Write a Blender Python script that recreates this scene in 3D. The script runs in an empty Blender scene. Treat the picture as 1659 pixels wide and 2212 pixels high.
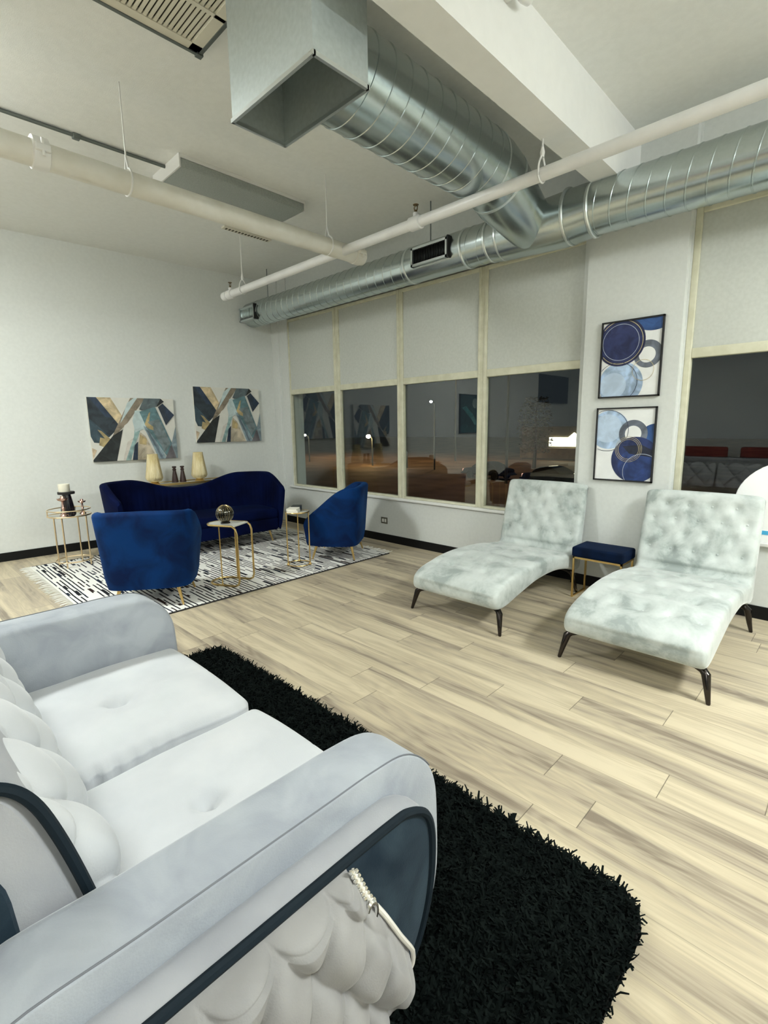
import bpy, bmesh, math, random
from mathutils import Vector, Matrix
random.seed(7)
C = bpy.context.scene.collection
PI = math.pi

# ------------------------------------------------------------------ materials
def new_mat(name):
    m = bpy.data.materials.new(name); m.use_nodes = True
    nt = m.node_tree; b = nt.nodes['Principled BSDF']
    return m, nt, b

def plain(name, col, rough=.5, metal=0., sheen=0., emit=0., ecol=None, coat=0., spec=.5):
    m, nt, b = new_mat(name)
    b.inputs['Base Color'].default_value = (*col, 1)
    b.inputs['Roughness'].default_value = rough
    b.inputs['Metallic'].default_value = metal
    b.inputs['Specular IOR Level'].default_value = spec
    b.inputs['Coat Weight'].default_value = coat
    if sheen:
        b.inputs['Sheen Weight'].default_value = sheen
        b.inputs['Sheen Roughness'].default_value = .4
    if emit:
        b.inputs['Emission Color'].default_value = (*(ecol or col), 1)
        b.inputs['Emission Strength'].default_value = emit
    return m

def noisy(name, c1, c2, scale=8, rough=.6, metal=0., sheen=0., bump=0., bscale=80, lo=.35, hi=.65, stretch=(1, 1, 1), detail=4, stint=(1, 1, 1), r2=None, dist=0., spec=None):
    m, nt, b = new_mat(name)
    N = nt.nodes; L = nt.links
    tc = N.new('ShaderNodeTexCoord'); mp = N.new('ShaderNodeMapping')
    mp.inputs['Scale'].default_value = stretch
    L.new(tc.outputs['Object'], mp.inputs['Vector'])
    nz = N.new('ShaderNodeTexNoise'); nz.inputs['Scale'].default_value = scale; nz.inputs['Detail'].default_value = detail
    nz.inputs['Distortion'].default_value = dist
    L.new(mp.outputs[0], nz.inputs['Vector'])
    r = N.new('ShaderNodeValToRGB')
    r.color_ramp.elements[0].position = lo; r.color_ramp.elements[0].color = (*c1, 1)
    r.color_ramp.elements[1].position = hi; r.color_ramp.elements[1].color = (*c2, 1)
    L.new(nz.outputs[0], r.inputs[0]); L.new(r.outputs[0], b.inputs['Base Color'])
    b.inputs['Roughness'].default_value = rough; b.inputs['Metallic'].default_value = metal
    if spec is not None: b.inputs['Specular IOR Level'].default_value = spec
    if r2 is not None:
        mr = N.new('ShaderNodeMapRange'); mr.inputs[1].default_value = lo; mr.inputs[2].default_value = hi
        mr.inputs[3].default_value = rough; mr.inputs[4].default_value = r2
        L.new(nz.outputs[0], mr.inputs[0]); L.new(mr.outputs[0], b.inputs['Roughness'])
    if sheen:
        b.inputs['Sheen Weight'].default_value = sheen; b.inputs['Sheen Roughness'].default_value = .35
        b.inputs['Sheen Tint'].default_value = (*stint, 1)
    if bump:
        n2 = N.new('ShaderNodeTexNoise'); n2.inputs['Scale'].default_value = bscale; n2.inputs['Detail'].default_value = 3
        L.new(tc.outputs['Object'], n2.inputs['Vector'])
        bp = N.new('ShaderNodeBump'); bp.inputs['Strength'].default_value = bump; bp.inputs['Distance'].default_value = .01
        L.new(n2.outputs[0], bp.inputs['Height']); L.new(bp.outputs[0], b.inputs['Normal'])
    return m

def math_node(nt, op, a, b=None, c=None):
    n = nt.nodes.new('ShaderNodeMath'); n.operation = op
    for i, v in enumerate((a, b, c)):
        if v is None: continue
        if isinstance(v, (int, float)): n.inputs[i].default_value = v
        else: nt.links.new(v, n.inputs[i])
    return n.outputs[0]

def floor_material():
    m, nt, b = new_mat('plank_floor'); N = nt.nodes; L = nt.links
    tc = N.new('ShaderNodeTexCoord'); sp = N.new('ShaderNodeSeparateXYZ'); L.new(tc.outputs['Object'], sp.inputs[0])
    x, y = sp.outputs[0], sp.outputs[1]
    W, LEN = .185, 1.25
    yr = math_node(nt, 'DIVIDE', y, W); row = math_node(nt, 'FLOOR', yr); fy = math_node(nt, 'FRACT', yr)
    wn = N.new('ShaderNodeTexWhiteNoise'); wn.noise_dimensions = '1D'; L.new(row, wn.inputs['W'])
    xr = math_node(nt, 'ADD', math_node(nt, 'DIVIDE', x, LEN), wn.outputs[0])
    col = math_node(nt, 'FLOOR', xr); fx = math_node(nt, 'FRACT', xr)
    pid = math_node(nt, 'ADD', math_node(nt, 'MULTIPLY', row, 7.31), math_node(nt, 'MULTIPLY', col, 3.17))
    w2 = N.new('ShaderNodeTexWhiteNoise'); w2.noise_dimensions = '1D'; L.new(pid, w2.inputs['W'])
    cb = N.new('ShaderNodeCombineXYZ')
    L.new(math_node(nt, 'ADD', math_node(nt, 'MULTIPLY', x, .50), math_node(nt, 'MULTIPLY', w2.outputs[0], 37)), cb.inputs[0])
    L.new(math_node(nt, 'MULTIPLY', y, 6.5), cb.inputs[1]); L.new(math_node(nt, 'MULTIPLY', w2.outputs[0], 91), cb.inputs[2])
    n1 = N.new('ShaderNodeTexNoise'); n1.inputs['Scale'].default_value = 1.6; n1.inputs['Detail'].default_value = 5; n1.inputs['Roughness'].default_value = .5; n1.inputs['Distortion'].default_value = .5
    L.new(cb.outputs[0], n1.inputs['Vector'])
    cb2 = N.new('ShaderNodeCombineXYZ')
    L.new(math_node(nt, 'ADD', math_node(nt, 'MULTIPLY', x, 2.2), math_node(nt, 'MULTIPLY', w2.outputs[0], 13)), cb2.inputs[0])
    L.new(math_node(nt, 'MULTIPLY', y, 70.), cb2.inputs[1])
    n2 = N.new('ShaderNodeTexNoise'); n2.inputs['Scale'].default_value = 1.5; n2.inputs['Detail'].default_value = 4; n2.inputs['Distortion'].default_value = 1.2
    L.new(cb2.outputs[0], n2.inputs['Vector'])
    # cathedral figure : distorted wave
    cb3 = N.new('ShaderNodeCombineXYZ')
    L.new(math_node(nt, 'ADD', math_node(nt, 'MULTIPLY', x, .9), math_node(nt, 'MULTIPLY', w2.outputs[0], 23)), cb3.inputs[0])
    L.new(math_node(nt, 'MULTIPLY', y, 5.5), cb3.inputs[1]); L.new(math_node(nt, 'MULTIPLY', w2.outputs[0], 47), cb3.inputs[2])
    n3 = N.new('ShaderNodeTexNoise'); n3.inputs['Scale'].default_value = 1.1; n3.inputs['Detail'].default_value = 1
    L.new(cb3.outputs[0], n3.inputs['Vector'])
    ring = math_node(nt, 'SINE', math_node(nt, 'MULTIPLY', n3.outputs[0], 95))
    ringm = math_node(nt, 'MULTIPLY', ring, .022)
    f = math_node(nt, 'ADD', math_node(nt, 'ADD', math_node(nt, 'MULTIPLY', n1.outputs[0], .84), math_node(nt, 'MULTIPLY', n2.outputs[0], .17)), ringm)
    f = math_node(nt, 'ADD', f, math_node(nt, 'MULTIPLY', math_node(nt, 'SUBTRACT', w2.outputs[0], .5), .10))
    r = N.new('ShaderNodeValToRGB'); e = r.color_ramp.elements
    e[0].position = .32; e[0].color = (.22, .18, .135, 1)
    e[1].position = .64; e[1].color = (.585, .505, .36, 1)
    k = e.new(.43); k.color = (.39, .33, .245, 1)
    k = e.new(.52); k.color = (.475, .405, .285, 1)
    L.new(f, r.inputs[0])
    # seams
    sy = math_node(nt, 'LESS_THAN', math_node(nt, 'MINIMUM', fy, math_node(nt, 'SUBTRACT', 1, fy)), .007)
    sx = math_node(nt, 'LESS_THAN', math_node(nt, 'MINIMUM', fx, math_node(nt, 'SUBTRACT', 1, fx)), .0014)
    s = math_node(nt, 'MAXIMUM', math_node(nt, 'MULTIPLY', sy, .3), math_node(nt, 'MULTIPLY', sx, .75))
    mx = N.new('ShaderNodeMix'); mx.data_type = 'RGBA'
    L.new(s, mx.inputs[0]); L.new(r.outputs[0], mx.inputs[6]); mx.inputs[7].default_value = (.07, .055, .04, 1)
    L.new(mx.outputs[2], b.inputs['Base Color'])
    b.inputs['Roughness'].default_value = .42
    b.inputs['Specular IOR Level'].default_value = .35
    bp = N.new('ShaderNodeBump'); bp.inputs['Strength'].default_value = .12; bp.inputs['Distance'].default_value = .003
    L.new(math_node(nt, 'SUBTRACT', n2.outputs[0], s), bp.inputs['Height']); L.new(bp.outputs[0], b.inputs['Normal'])
    return m

def rug_material():
    m, nt, b = new_mat('striped_rug'); N = nt.nodes; L = nt.links
    tc = N.new('ShaderNodeTexCoord'); sp = N.new('ShaderNodeSeparateXYZ'); L.new(tc.outputs['Object'], sp.inputs[0])
    x, y = sp.outputs[0], sp.outputs[1]
    wob = N.new('ShaderNodeTexNoise'); wob.inputs['Scale'].default_value = 5; L.new(tc.outputs['Object'], wob.inputs['Vector'])
    yq = math_node(nt, 'DIVIDE', math_node(nt, 'ADD', y, math_node(nt, 'MULTIPLY', wob.outputs[0], .014)), .037)
    yr = math_node(nt, 'FLOOR', yq); fr = math_node(nt, 'FRACT', yq)
    cb = N.new('ShaderNodeCombineXYZ'); L.new(math_node(nt, 'MULTIPLY', x, 3.2), cb.inputs[0]); L.new(math_node(nt, 'MULTIPLY', yr, 13.77), cb.inputs[1])
    n1 = N.new('ShaderNodeTexNoise'); n1.inputs['Scale'].default_value = 1.; n1.inputs['Detail'].default_value = 2; L.new(cb.outputs[0], n1.inputs['Vector'])
    # short stretches where a band gets wide
    cb2 = N.new('ShaderNodeCombineXYZ'); L.new(math_node(nt, 'MULTIPLY', x, 3.6), cb2.inputs[0]); L.new(math_node(nt, 'MULTIPLY', yr, 5.1), cb2.inputs[1])
    n2 = N.new('ShaderNodeTexNoise'); n2.inputs['Scale'].default_value = 1.; n2.inputs['Detail'].default_value = 0; L.new(cb2.outputs[0], n2.inputs['Vector'])
    d1 = math_node(nt, 'MULTIPLY', math_node(nt, 'GREATER_THAN', n1.outputs[0], .46), math_node(nt, 'LESS_THAN', fr, .36))
    d2 = math_node(nt, 'MULTIPLY', math_node(nt, 'GREATER_THAN', n2.outputs[0], .64), math_node(nt, 'LESS_THAN', fr, .82))
    d = math_node(nt, 'MAXIMUM', d1, d2)
    wn = N.new('ShaderNodeTexWhiteNoise'); wn.noise_dimensions = '1D'; L.new(yr, wn.inputs['W'])
    rr = N.new('ShaderNodeValToRGB'); rr.color_ramp.interpolation = 'CONSTANT'; e = rr.color_ramp.elements
    e[0].color = (.012, .013, .018, 1); e[1].position = .55; e[1].color = (.03, .018, .016, 1); k = e.new(.8); k.color = (.014, .02, .035, 1)
    L.new(wn.outputs[0], rr.inputs[0])
    mx = N.new('ShaderNodeMix'); mx.data_type = 'RGBA'; L.new(d, mx.inputs[0]); mx.inputs[6].default_value = (.80, .79, .75, 1); L.new(rr.outputs[0], mx.inputs[7])
    L.new(mx.outputs[2], b.inputs['Base Color']); b.inputs['Roughness'].default_value = .95; b.inputs['Specular IOR Level'].default_value = .1
    return m

def glass_material(name, ior=1.5, tint=(1, 1, 1)):
    m = bpy.data.materials.new(name); m.use_nodes = True; nt = m.node_tree; N = nt.nodes; L = nt.links
    N.remove(N['Principled BSDF']); out = N['Material Output']
    fr = N.new('ShaderNodeFresnel'); ge = N.new('ShaderNodeNewGeometry'); mr = N.new('ShaderNodeMapRange'); mr.inputs[3].default_value = ior; mr.inputs[4].default_value = 1 / ior
    L.new(ge.outputs['Backfacing'], mr.inputs[0]); L.new(mr.outputs[0], fr.inputs[0])
    t = N.new('ShaderNodeBsdfTransparent'); t.inputs[0].default_value = (*tint, 1)
    g = N.new('ShaderNodeBsdfGlossy'); g.inputs['Roughness'].default_value = .0
    mx = N.new('ShaderNodeMixShader'); L.new(fr.outputs[0], mx.inputs[0]); L.new(t.outputs[0], mx.inputs[1]); L.new(g.outputs[0], mx.inputs[2]); L.new(mx.outputs[0], out.inputs[0])
    return m

M = {}
M['floor'] = floor_material()
M['wall'] = noisy('wall_paint', (.66, .68, .655), (.69, .71, .685), 30, rough=.8, bump=.08, bscale=250)
M['ceiling'] = noisy('ceiling_paint', (.80, .81, .785), (.83, .84, .815), 25, rough=.85, bump=.12, bscale=160)
M['beam'] = noisy('beam_paint', (.84, .845, .83), (.86, .865, .85), 14, rough=.7)
M['panel'] = noisy('spandrel_paint', (.56, .58, .54), (.60, .62, .58), 40, rough=.8, bump=.06, bscale=300)
M['frame'] = noisy('window_frame_paint', (.60, .585, .44), (.68, .665, .52), 12, rough=.5)
M['base'] = plain('black_baseboard', (.006, .006, .006), .6, spec=.2)
M['glass'] = glass_material('window_glass', 1.62, (.93, .96, .94))
M['galv'] = noisy('galvanised_steel', (.48, .54, .54), (.52, .58, .58), 55, rough=.235, metal=1., r2=.26, lo=.3, hi=.7, detail=6)
M['galvbox'] = noisy('galvanised_sheet', (.52, .58, .58), (.58, .64, .64), 40, rough=.40, metal=.66, r2=.44)
M['galvdark'] = plain('galvanised_seam', (.20, .23, .23), .45, .9)
M['galvbright'] = plain('galvanised_edge', (.7, .75, .75), .3, .9)
M['black'] = plain('matt_black', (.008, .008, .009), .6)
M['white'] = plain('white_enamel', (.80, .80, .78), .35)
M['cream'] = plain('cream_enamel', (.72, .69, .58), .5)
M['creamdark'] = plain('cream_slot', (.06, .055, .035), .8)
M['pipe'] = noisy('white_pipe_paint', (.76, .76, .75), (.82, .82, .81), 6, rough=.32)
M['pipeold'] = noisy('ivory_pipe_paint', (.70, .68, .60), (.78, .77, .71), 5, rough=.5)
M['brass'] = plain('sprinkler_brass', (.16, .11, .05), .4, 1.)
M['conduit'] = plain('grey_conduit', (.16, .18, .17), .45, .6)
M['diff'] = noisy('prismatic_lens', (.30, .33, .31), (.36, .39, .37), 90, rough=.35)
M['grey'] = noisy('grey_velvet', (.31, .335, .375), (.40, .43, .465), 7, rough=.75, sheen=.3, spec=.2, bump=.12, bscale=220, dist=.6)
M['greylight'] = noisy('pale_grey_velvet', (.54, .56, .585), (.61, .625, .645), 4, rough=.8, sheen=.4, bump=.08, bscale=240)
M['wrapshade'] = noisy('wrap_shaded_velvet', (.32, .33, .355), (.39, .40, .42), 5, rough=.8, sheen=.25, bump=.08, bscale=240, spec=.2)  # grey darkened to carry the shade on the loveseat's outer sides
M['wovenshade'] = noisy('woven_shaded_velvet', (.265, .26, .26), (.32, .315, .31), 9, rough=.85, sheen=.2, bump=.1, bscale=260, spec=.2)  # darker grey stands in for shade: this side faces away from the light
M['seam'] = plain('seam_thread', (.16, .17, .19), .8)
M['navyv'] = noisy('slate_navy_velvet', (.005, .014, .026), (.022, .040, .056), 6, rough=.75, sheen=.15, spec=.2, bump=.1, bscale=220, stint=(.6, .75, .9), dist=.8)
M['piping'] = plain('navy_piping', (.006, .013, .020), .7, spec=.2)
M['blue'] = noisy('royal_blue_velvet', (.0006, .009, .05), (.001, .028, .125), 3.5, rough=.75, sheen=.14, spec=.12, bump=.1, bscale=260, stint=(.05, .35, 1), dist=1.)
M['blued'] = noisy('deep_blue_velvet', (.0003, .0016, .016), (.0005, .004, .036), 3, rough=.85, sheen=.02, spec=.08, bump=.1, bscale=260, stint=(.05, .25, 1))
M['navycush'] = noisy('navy_cushion', (.001, .005, .018), (.0015, .009, .034), 9, rough=.85, sheen=.06, spec=.12, stint=(.1, .3, 1))
M['gold'] = plain('polished_gold', (.70, .50, .20), .28, 1.)
M['goldpale'] = plain('champagne_gold', (.78, .62, .40), .3, 1.)
M['gunmetal'] = plain('dark_chrome', (.055, .048, .045), .18, 1.)
M['mirror'] = plain('mirror_top', (.72, .72, .68), .08, 1.)
M['topglass'] = plain('frosted_tabletop', (.60, .60, .54), .12, 0., coat=.6)
M['candle'] = plain('ivory_wax', (.80, .77, .64), .5)
M['darkcer'] = plain('dark_ceramic', (.010, .009, .016), .22, 0., coat=.5)
M['brown'] = plain('dark_brown_wood', (.035, .016, .012), .45)
M['rose'] = plain('rose_gold', (.62, .42, .36), .22, 1.)
M['amber'] = noisy('gold_ribbed_glass', (.62, .50, .25), (.80, .70, .45), 20, rough=.2, metal=.25, stretch=(1, 1, .2))
M['mercury'] = plain('black_mirror_glass', (.035, .033, .02), .06, .9, coat=1.)
M['pages'] = plain('book_white', (.78, .75, .66), .7)
M['bookdark'] = plain('book_dark', (.018, .024, .022), .5)
M['shag'] = noisy('black_shag', (.0015, .0028, .0026), (.006, .009, .008), 30, rough=.95, spec=.06)
M['shagbase'] = plain('shag_backing', (.004, .005, .005), .95)
M['rug'] = rug_material()
M['fringe'] = plain('rug_fringe', (.78, .77, .72), .95)
M['rugedge'] = plain('rug_binding', (.02, .018, .018), .9)
M['silver'] = plain('rhinestone_silver', (.85, .85, .83), .12, 1.)
M['pearl'] = plain('pearl_trim', (.86, .83, .76), .3, coat=.4)
M['outlet'] = plain('steel_plate', (.20, .19, .15), .4, .6)
M['outletw'] = plain('outlet_white', (.75, .74, .68), .4)
M['boardw'] = plain('gloss_white_board', (.92, .92, .92), .35)
M['boardb'] = plain('sky_blue_stripe', (.07, .42, .72), .5)

def chaise_velvet():
    m, nt, b = new_mat('crushed_seafoam_velvet'); N = nt.nodes; L = nt.links
    tc = N.new('ShaderNodeTexCoord')
    n1 = N.new('ShaderNodeTexNoise'); n1.inputs['Scale'].default_value = 4.6; n1.inputs['Detail'].default_value = 7; n1.inputs['Roughness'].default_value = .62; n1.inputs['Distortion'].default_value = .35
    oi = N.new('ShaderNodeObjectInfo'); cb = N.new('ShaderNodeVectorMath'); cb.operation = 'ADD'
    L.new(tc.outputs['Object'], cb.inputs[0]); L.new(oi.outputs['Location'], cb.inputs[1])
    L.new(cb.outputs[0], n1.inputs['Vector'])
    r = N.new('ShaderNodeValToRGB'); e = r.color_ramp.elements
    e[0].position = .36; e[0].color = (.30, .34, .325, 1); e[1].position = .60; e[1].color = (.58, .62, .60, 1)
    k = e.new(.46); k.color = (.46, .505, .485, 1)
    L.new(n1.outputs[0], r.inputs[0]); L.new(r.outputs[0], b.inputs['Base Color'])
    b.inputs['Roughness'].default_value = .7; b.inputs['Sheen Weight'].default_value = .55; b.inputs['Sheen Roughness'].default_value = .35
    n2 = N.new('ShaderNodeTexNoise'); n2.inputs['Scale'].default_value = 30; n2.inputs['Detail'].default_value = 4; L.new(tc.outputs['Object'], n2.inputs['Vector'])
    bp = N.new('ShaderNodeBump'); bp.inputs['Strength'].default_value = .12; bp.inputs['Distance'].default_value = .01; L.new(n2.outputs[0], bp.inputs['Height']); L.new(bp.outputs[0], b.inputs['Normal'])
    return m
M['chaise'] = chaise_velvet()

_mats = {}
def paint(col, var=.35, scale=9):
    if min(col) > .6: var = .03
    elif min(col) > .4: var = .12
    k = (round(col[0], 3), round(col[1], 3), round(col[2], 3), var, scale)
    if k not in _mats:
        c2 = tuple(min(1, c * (1 + var) + .01) for c in col); c1 = tuple(c * (1 - var) for c in col)
        _mats[k] = noisy('paint_%d' % len(_mats), c1, c2, scale, rough=.55, detail=6, stretch=(1, 1, 1), dist=.8)
    return _mats[k]

# ------------------------------------------------------------------ mesh builder
class MB:
    def __init__(s): s.v = []; s.f = []; s.m = []
    def add(s, V, F, mi=0):
        o = len(s.v); s.v += [tuple(p) for p in V]
        for f in F: s.f.append(tuple(i + o for i in f)); s.m.append(mi)
        return s
    def box(s, x0, x1, y0, y1, z0, z1, mi=0):
        V = [(x, y, z) for z in (z0, z1) for y in (y0, y1) for x in (x0, x1)]
        return s.add(V, [(0, 2, 3, 1), (4, 5, 7, 6), (0, 1, 5, 4), (2, 6, 7, 3), (0, 4, 6, 2), (1, 3, 7, 5)], mi)
    def rbox(s, x0, x1, y0, y1, z0, z1, r=.01, n=3, mid=1, fn=None, mi=0):
        c = ((x0 + x1) / 2, (y0 + y1) / 2, (z0 + z1) / 2); h = ((x1 - x0) / 2, (y1 - y0) / 2, (z1 - z0) / 2)
        r = min(r, .999 * min(h))
        def coords(hh, md):
            a = [-hh + r * (1 - math.cos(PI / 2 * i / n)) if False else -hh + r * i / n for i in range(n)]
            m = [-hh + r + (2 * hh - 2 * r) * i / md for i in range(md + 1)]
            return a + m + [-q for q in reversed(a)]
        md = mid if isinstance(mid, tuple) else (mid, mid, mid)
        cs = [coords(h[i], md[i]) for i in range(3)]
        idx = {}; V = []; F = []
        def vid(p):
            k = tuple(round(q, 6) for q in p)
            if k not in idx:
                q = [max(-(h[i] - r), min(h[i] - r, p[i])) for i in range(3)]
                d = [p[i] - q[i] for i in range(3)]; l = math.sqrt(sum(t * t for t in d)) or 1
                w = [q[i] + d[i] / l * r for i in range(3)]
                u = [w[i] / h[i] for i in range(3)]
                P = [c[i] + w[i] for i in range(3)]
                if fn: P = fn(P, u)
                idx[k] = len(V); V.append(tuple(P))
            return idx[k]
        for ax in range(3):
            a1, a2 = (ax + 1) % 3, (ax + 2) % 3
            for sg in (-1, 1):
                for i in range(len(cs[a1]) - 1):
                    for j in range(len(cs[a2]) - 1):
                        q = []
                        for (di, dj) in ((0, 0), (1, 0), (1, 1), (0, 1)):
                            p = [0, 0, 0]; p[ax] = sg * h[ax]; p[a1] = cs[a1][i + di]; p[a2] = cs[a2][j + dj]; q.append(vid(p))
                        F.append(tuple(q) if sg > 0 else tuple(reversed(q)))
        return s.add(V, F, mi)
    def tube(s, P, r, n=10, closed=False, caps=True, mi=0):
        P = [Vector(p) for p in P]; k = len(P)
        R = r if isinstance(r, (list, tuple)) else [r] * k
        V = []; F = []; prev = None
        for i in range(k):
            if closed: t = P[(i + 1) % k] - P[i - 1]
            else: t = P[min(i + 1, k - 1)] - P[max(i - 1, 0)]
            t.normalize()
            if prev is None:
                a = Vector((0, 0, 1)) if abs(t.z) < .9 else Vector((1, 0, 0))
                u = t.cross(a).normalized()
            else:
                u = (prev - t * prev.dot(t))
                u = u.normalized() if u.length > 1e-6 else t.orthogonal().normalized()
            prev = u; w = t.cross(u)
            for j in range(n):
                a = 2 * PI * j / n; V.append(P[i] + (u * math.cos(a) + w * math.sin(a)) * R[i])
        rng = k if closed else k - 1
        for i in range(rng):
            for j in range(n):
                a = i * n + j; b = i * n + (j + 1) % n; c2 = ((i + 1) % k) * n + (j + 1) % n; d = ((i + 1) % k) * n + j
                F.append((a, b, c2, d))
        if caps and not closed:
            F.append(tuple(reversed(range(n)))); F.append(tuple(range((k - 1) * n, k * n)))
        return s.add(V, F, mi)
    def lathe(s, prof, c=(0, 0, 0), n=24, ribs=0, ramp=0., mi=0):
        V = []; F = []
        for (r, z) in prof:
            for j in range(n):
                a = 2 * PI * j / n; q = r * (1 + (ramp * (abs(math.sin(ribs * a / 2)) - .5) if ribs else 0))
                V.append((c[0] + q * math.cos(a), c[1] + q * math.sin(a), c[2] + z))
        for i in range(len(prof) - 1):
            for j in range(n):
                F.append((i * n + j, i * n + (j + 1) % n, (i + 1) * n + (j + 1) % n, (i + 1) * n + j))
        F.append(tuple(reversed(range(n)))); F.append(tuple(range((len(prof) - 1) * n, len(prof) * n)))
        return s.add(V, F, mi)
    def ball(s, c, r, n=12, sq=(1, 1, 1), ribs=0, mi=0):
        V = []; F = []; m = n
        for i in range(n // 2 + 1):
            th = PI * i / (n // 2)
            for j in range(m):
                a = 2 * PI * j / m; q = 1 + (.05 * (abs(math.sin(ribs * a / 2)) - .6) if ribs else 0)
                V.append((c[0] + sq[0] * r * q * math.sin(th) * math.cos(a), c[1] + sq[1] * r * q * math.sin(th) * math.sin(a), c[2] + sq[2] * r * math.cos(th)))
        for i in range(n // 2):
            for j in range(m):
                F.append((i * m + j, (i + 1) * m + j, (i + 1) * m + (j + 1) % m, i * m + (j + 1) % m))
        return s.add(V, F, mi)
    def ring(s, c, R, r, n=40, k=8, mi=0):
        return s.tube([(c[0] + R * math.cos(2 * PI * i / n), c[1] + R * math.sin(2 * PI * i / n), c[2]) for i in range(n)], r, k, True, mi=mi)
    def loft(s, prof, xs, ins, axis='x', mi=0, fn=None):
        """closed 2-D profile extruded along an axis, with an inset per ring for rounded ends"""
        k = len(prof)
        area = sum(prof[i][0] * prof[(i + 1) % k][1] - prof[(i + 1) % k][0] * prof[i][1] for i in range(k))
        sg = 1 if area > 0 else -1
        nor = []
        for i in range(k):
            a, b = prof[i - 1], prof[(i + 1) % k]; dx, dy = b[0] - a[0], b[1] - a[1]; l = math.hypot(dx, dy) or 1
            nor.append((dy / l * sg, -dx / l * sg))
        V = []; F = []
        for x, t in zip(xs, ins):
            for i, p in enumerate(prof):
                u, w = p[0] - nor[i][0] * t, p[1] - nor[i][1] * t
                q = {'x': (x, u, w), 'y': (u, x, w), 'z': (u, w, x)}[axis]
                if fn: q = fn(q, i, nor[i])
                V.append(q)
        for j in range(len(xs) - 1):
            for i in range(k):
                F.append((j * k + i, j * k + (i + 1) % k, (j + 1) * k + (i + 1) % k, (j + 1) * k + i))
        F.append(tuple(reversed(range(k)))); F.append(tuple(range((len(xs) - 1) * k, len(xs) * k)))
        return s.add(V, F, mi)
    def grid(s, nu, nv, fn, mi=0, flip=False):
        V = [fn(i / nu, j / nv) for i in range(nu + 1) for j in range(nv + 1)]; F = []
        for i in range(nu):
            for j in range(nv):
                q = (i * (nv + 1) + j, (i + 1) * (nv + 1) + j, (i + 1) * (nv + 1) + j + 1, i * (nv + 1) + j + 1)
                F.append(tuple(reversed(q)) if flip else q)
        return s.add(V, F, mi)
    def build(s, name, mat, parent=None, world=False, angle=35, fix=True):
        me = bpy.data.meshes.new(name)
        V = s.v
        if world and parent is not None:
            mw = parent.matrix_basis.inverted(); V = [tuple(mw @ Vector(p)) for p in V]
        me.from_pydata(V, [], s.f)
        mats = mat if isinstance(mat, (list, tuple)) else [mat]
        for q in mats: me.materials.append(q)
        if len(mats) > 1: me.polygons.foreach_set('material_index', s.m)
        if fix:
            bm = bmesh.new(); bm.from_mesh(me); bmesh.ops.recalc_face_normals(bm, faces=bm.faces); bm.to_mesh(me); bm.free()
        me.polygons.foreach_set('use_smooth', [True] * len(me.polygons)); me.set_sharp_from_angle(angle=math.radians(angle)); me.update()
        o = bpy.data.objects.new(name, me); C.objects.link(o)
        if parent is not None: o.parent = parent
        return o

def tag(o, label, cat, group=None, kind=None):
    o['label'] = label
    if cat: o['category'] = cat
    if group: o['group'] = group
    if kind: o['kind'] = kind
    return o
def thing(name, label, cat, loc=(0, 0, 0), rz=0., group=None):
    o = bpy.data.objects.new(name, None); o.empty_display_size = .1; C.objects.link(o)
    o.location = loc; o.rotation_euler = (0, 0, rz)
    o.matrix_basis = Matrix.Translation(loc) @ Matrix.Rotation(rz, 4, 'Z')
    return tag(o, label, cat, group)
def struct(name, mb, mat, parent=None, **k):
    o = mb.build(name, mat, parent, **k); o['kind'] = 'structure' if parent is None else o.get('kind', '')
    if parent is not None: del o['kind']
    return o
def dup(root, loc, rz, label, group=None):
    r = root.copy(); C.objects.link(r); r.location = loc; r.rotation_euler = (0, 0, rz); r['label'] = label
    r.matrix_basis = Matrix.Translation(loc) @ Matrix.Rotation(rz, 4, 'Z')
    if group: r['group'] = group
    for ch in list(root.children):
        c = ch.copy(); C.objects.link(c); c.parent = r
        for g in list(ch.children):
            d = g.copy(); C.objects.link(d); d.parent = c
    return r
def crom(P, n=6, closed=True):
    out = []; k = len(P)
    for i in range(k if closed else k - 1):
        g = lambda j: P[j % k] if closed else P[max(0, min(k - 1, j))]
        a, b, c, d = g(i - 1), g(i), g(i + 1), g(i + 2)
        for s in range(n):
            t = s / n
            out.append(tuple(.5 * (2 * b[q] + (c[q] - a[q]) * t + (2 * a[q] - 5 * b[q] + 4 * c[q] - d[q]) * t * t + (3 * b[q] - a[q] - 3 * c[q] + d[q]) * t ** 3) for q in range(len(b))))
    if not closed: out.append(tuple(P[-1]))
    return out
def bend(P, r, n=5):
    """round the corners of a polyline"""
    P = [Vector(p) for p in P]; out = [P[0]]
    for i in range(1, len(P) - 1):
        a = (P[i - 1] - P[i]); b = (P[i + 1] - P[i]); q = min(r, a.length * .49, b.length * .49)
        p0 = P[i] + a.normalized() * q; p1 = P[i] + b.normalized() * q
        for k in range(n + 1):
            t = k / n; out.append((1 - t) ** 2 * p0 + 2 * t * (1 - t) * P[i] + t * t * p1)
    return out + [P[-1]]

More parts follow.
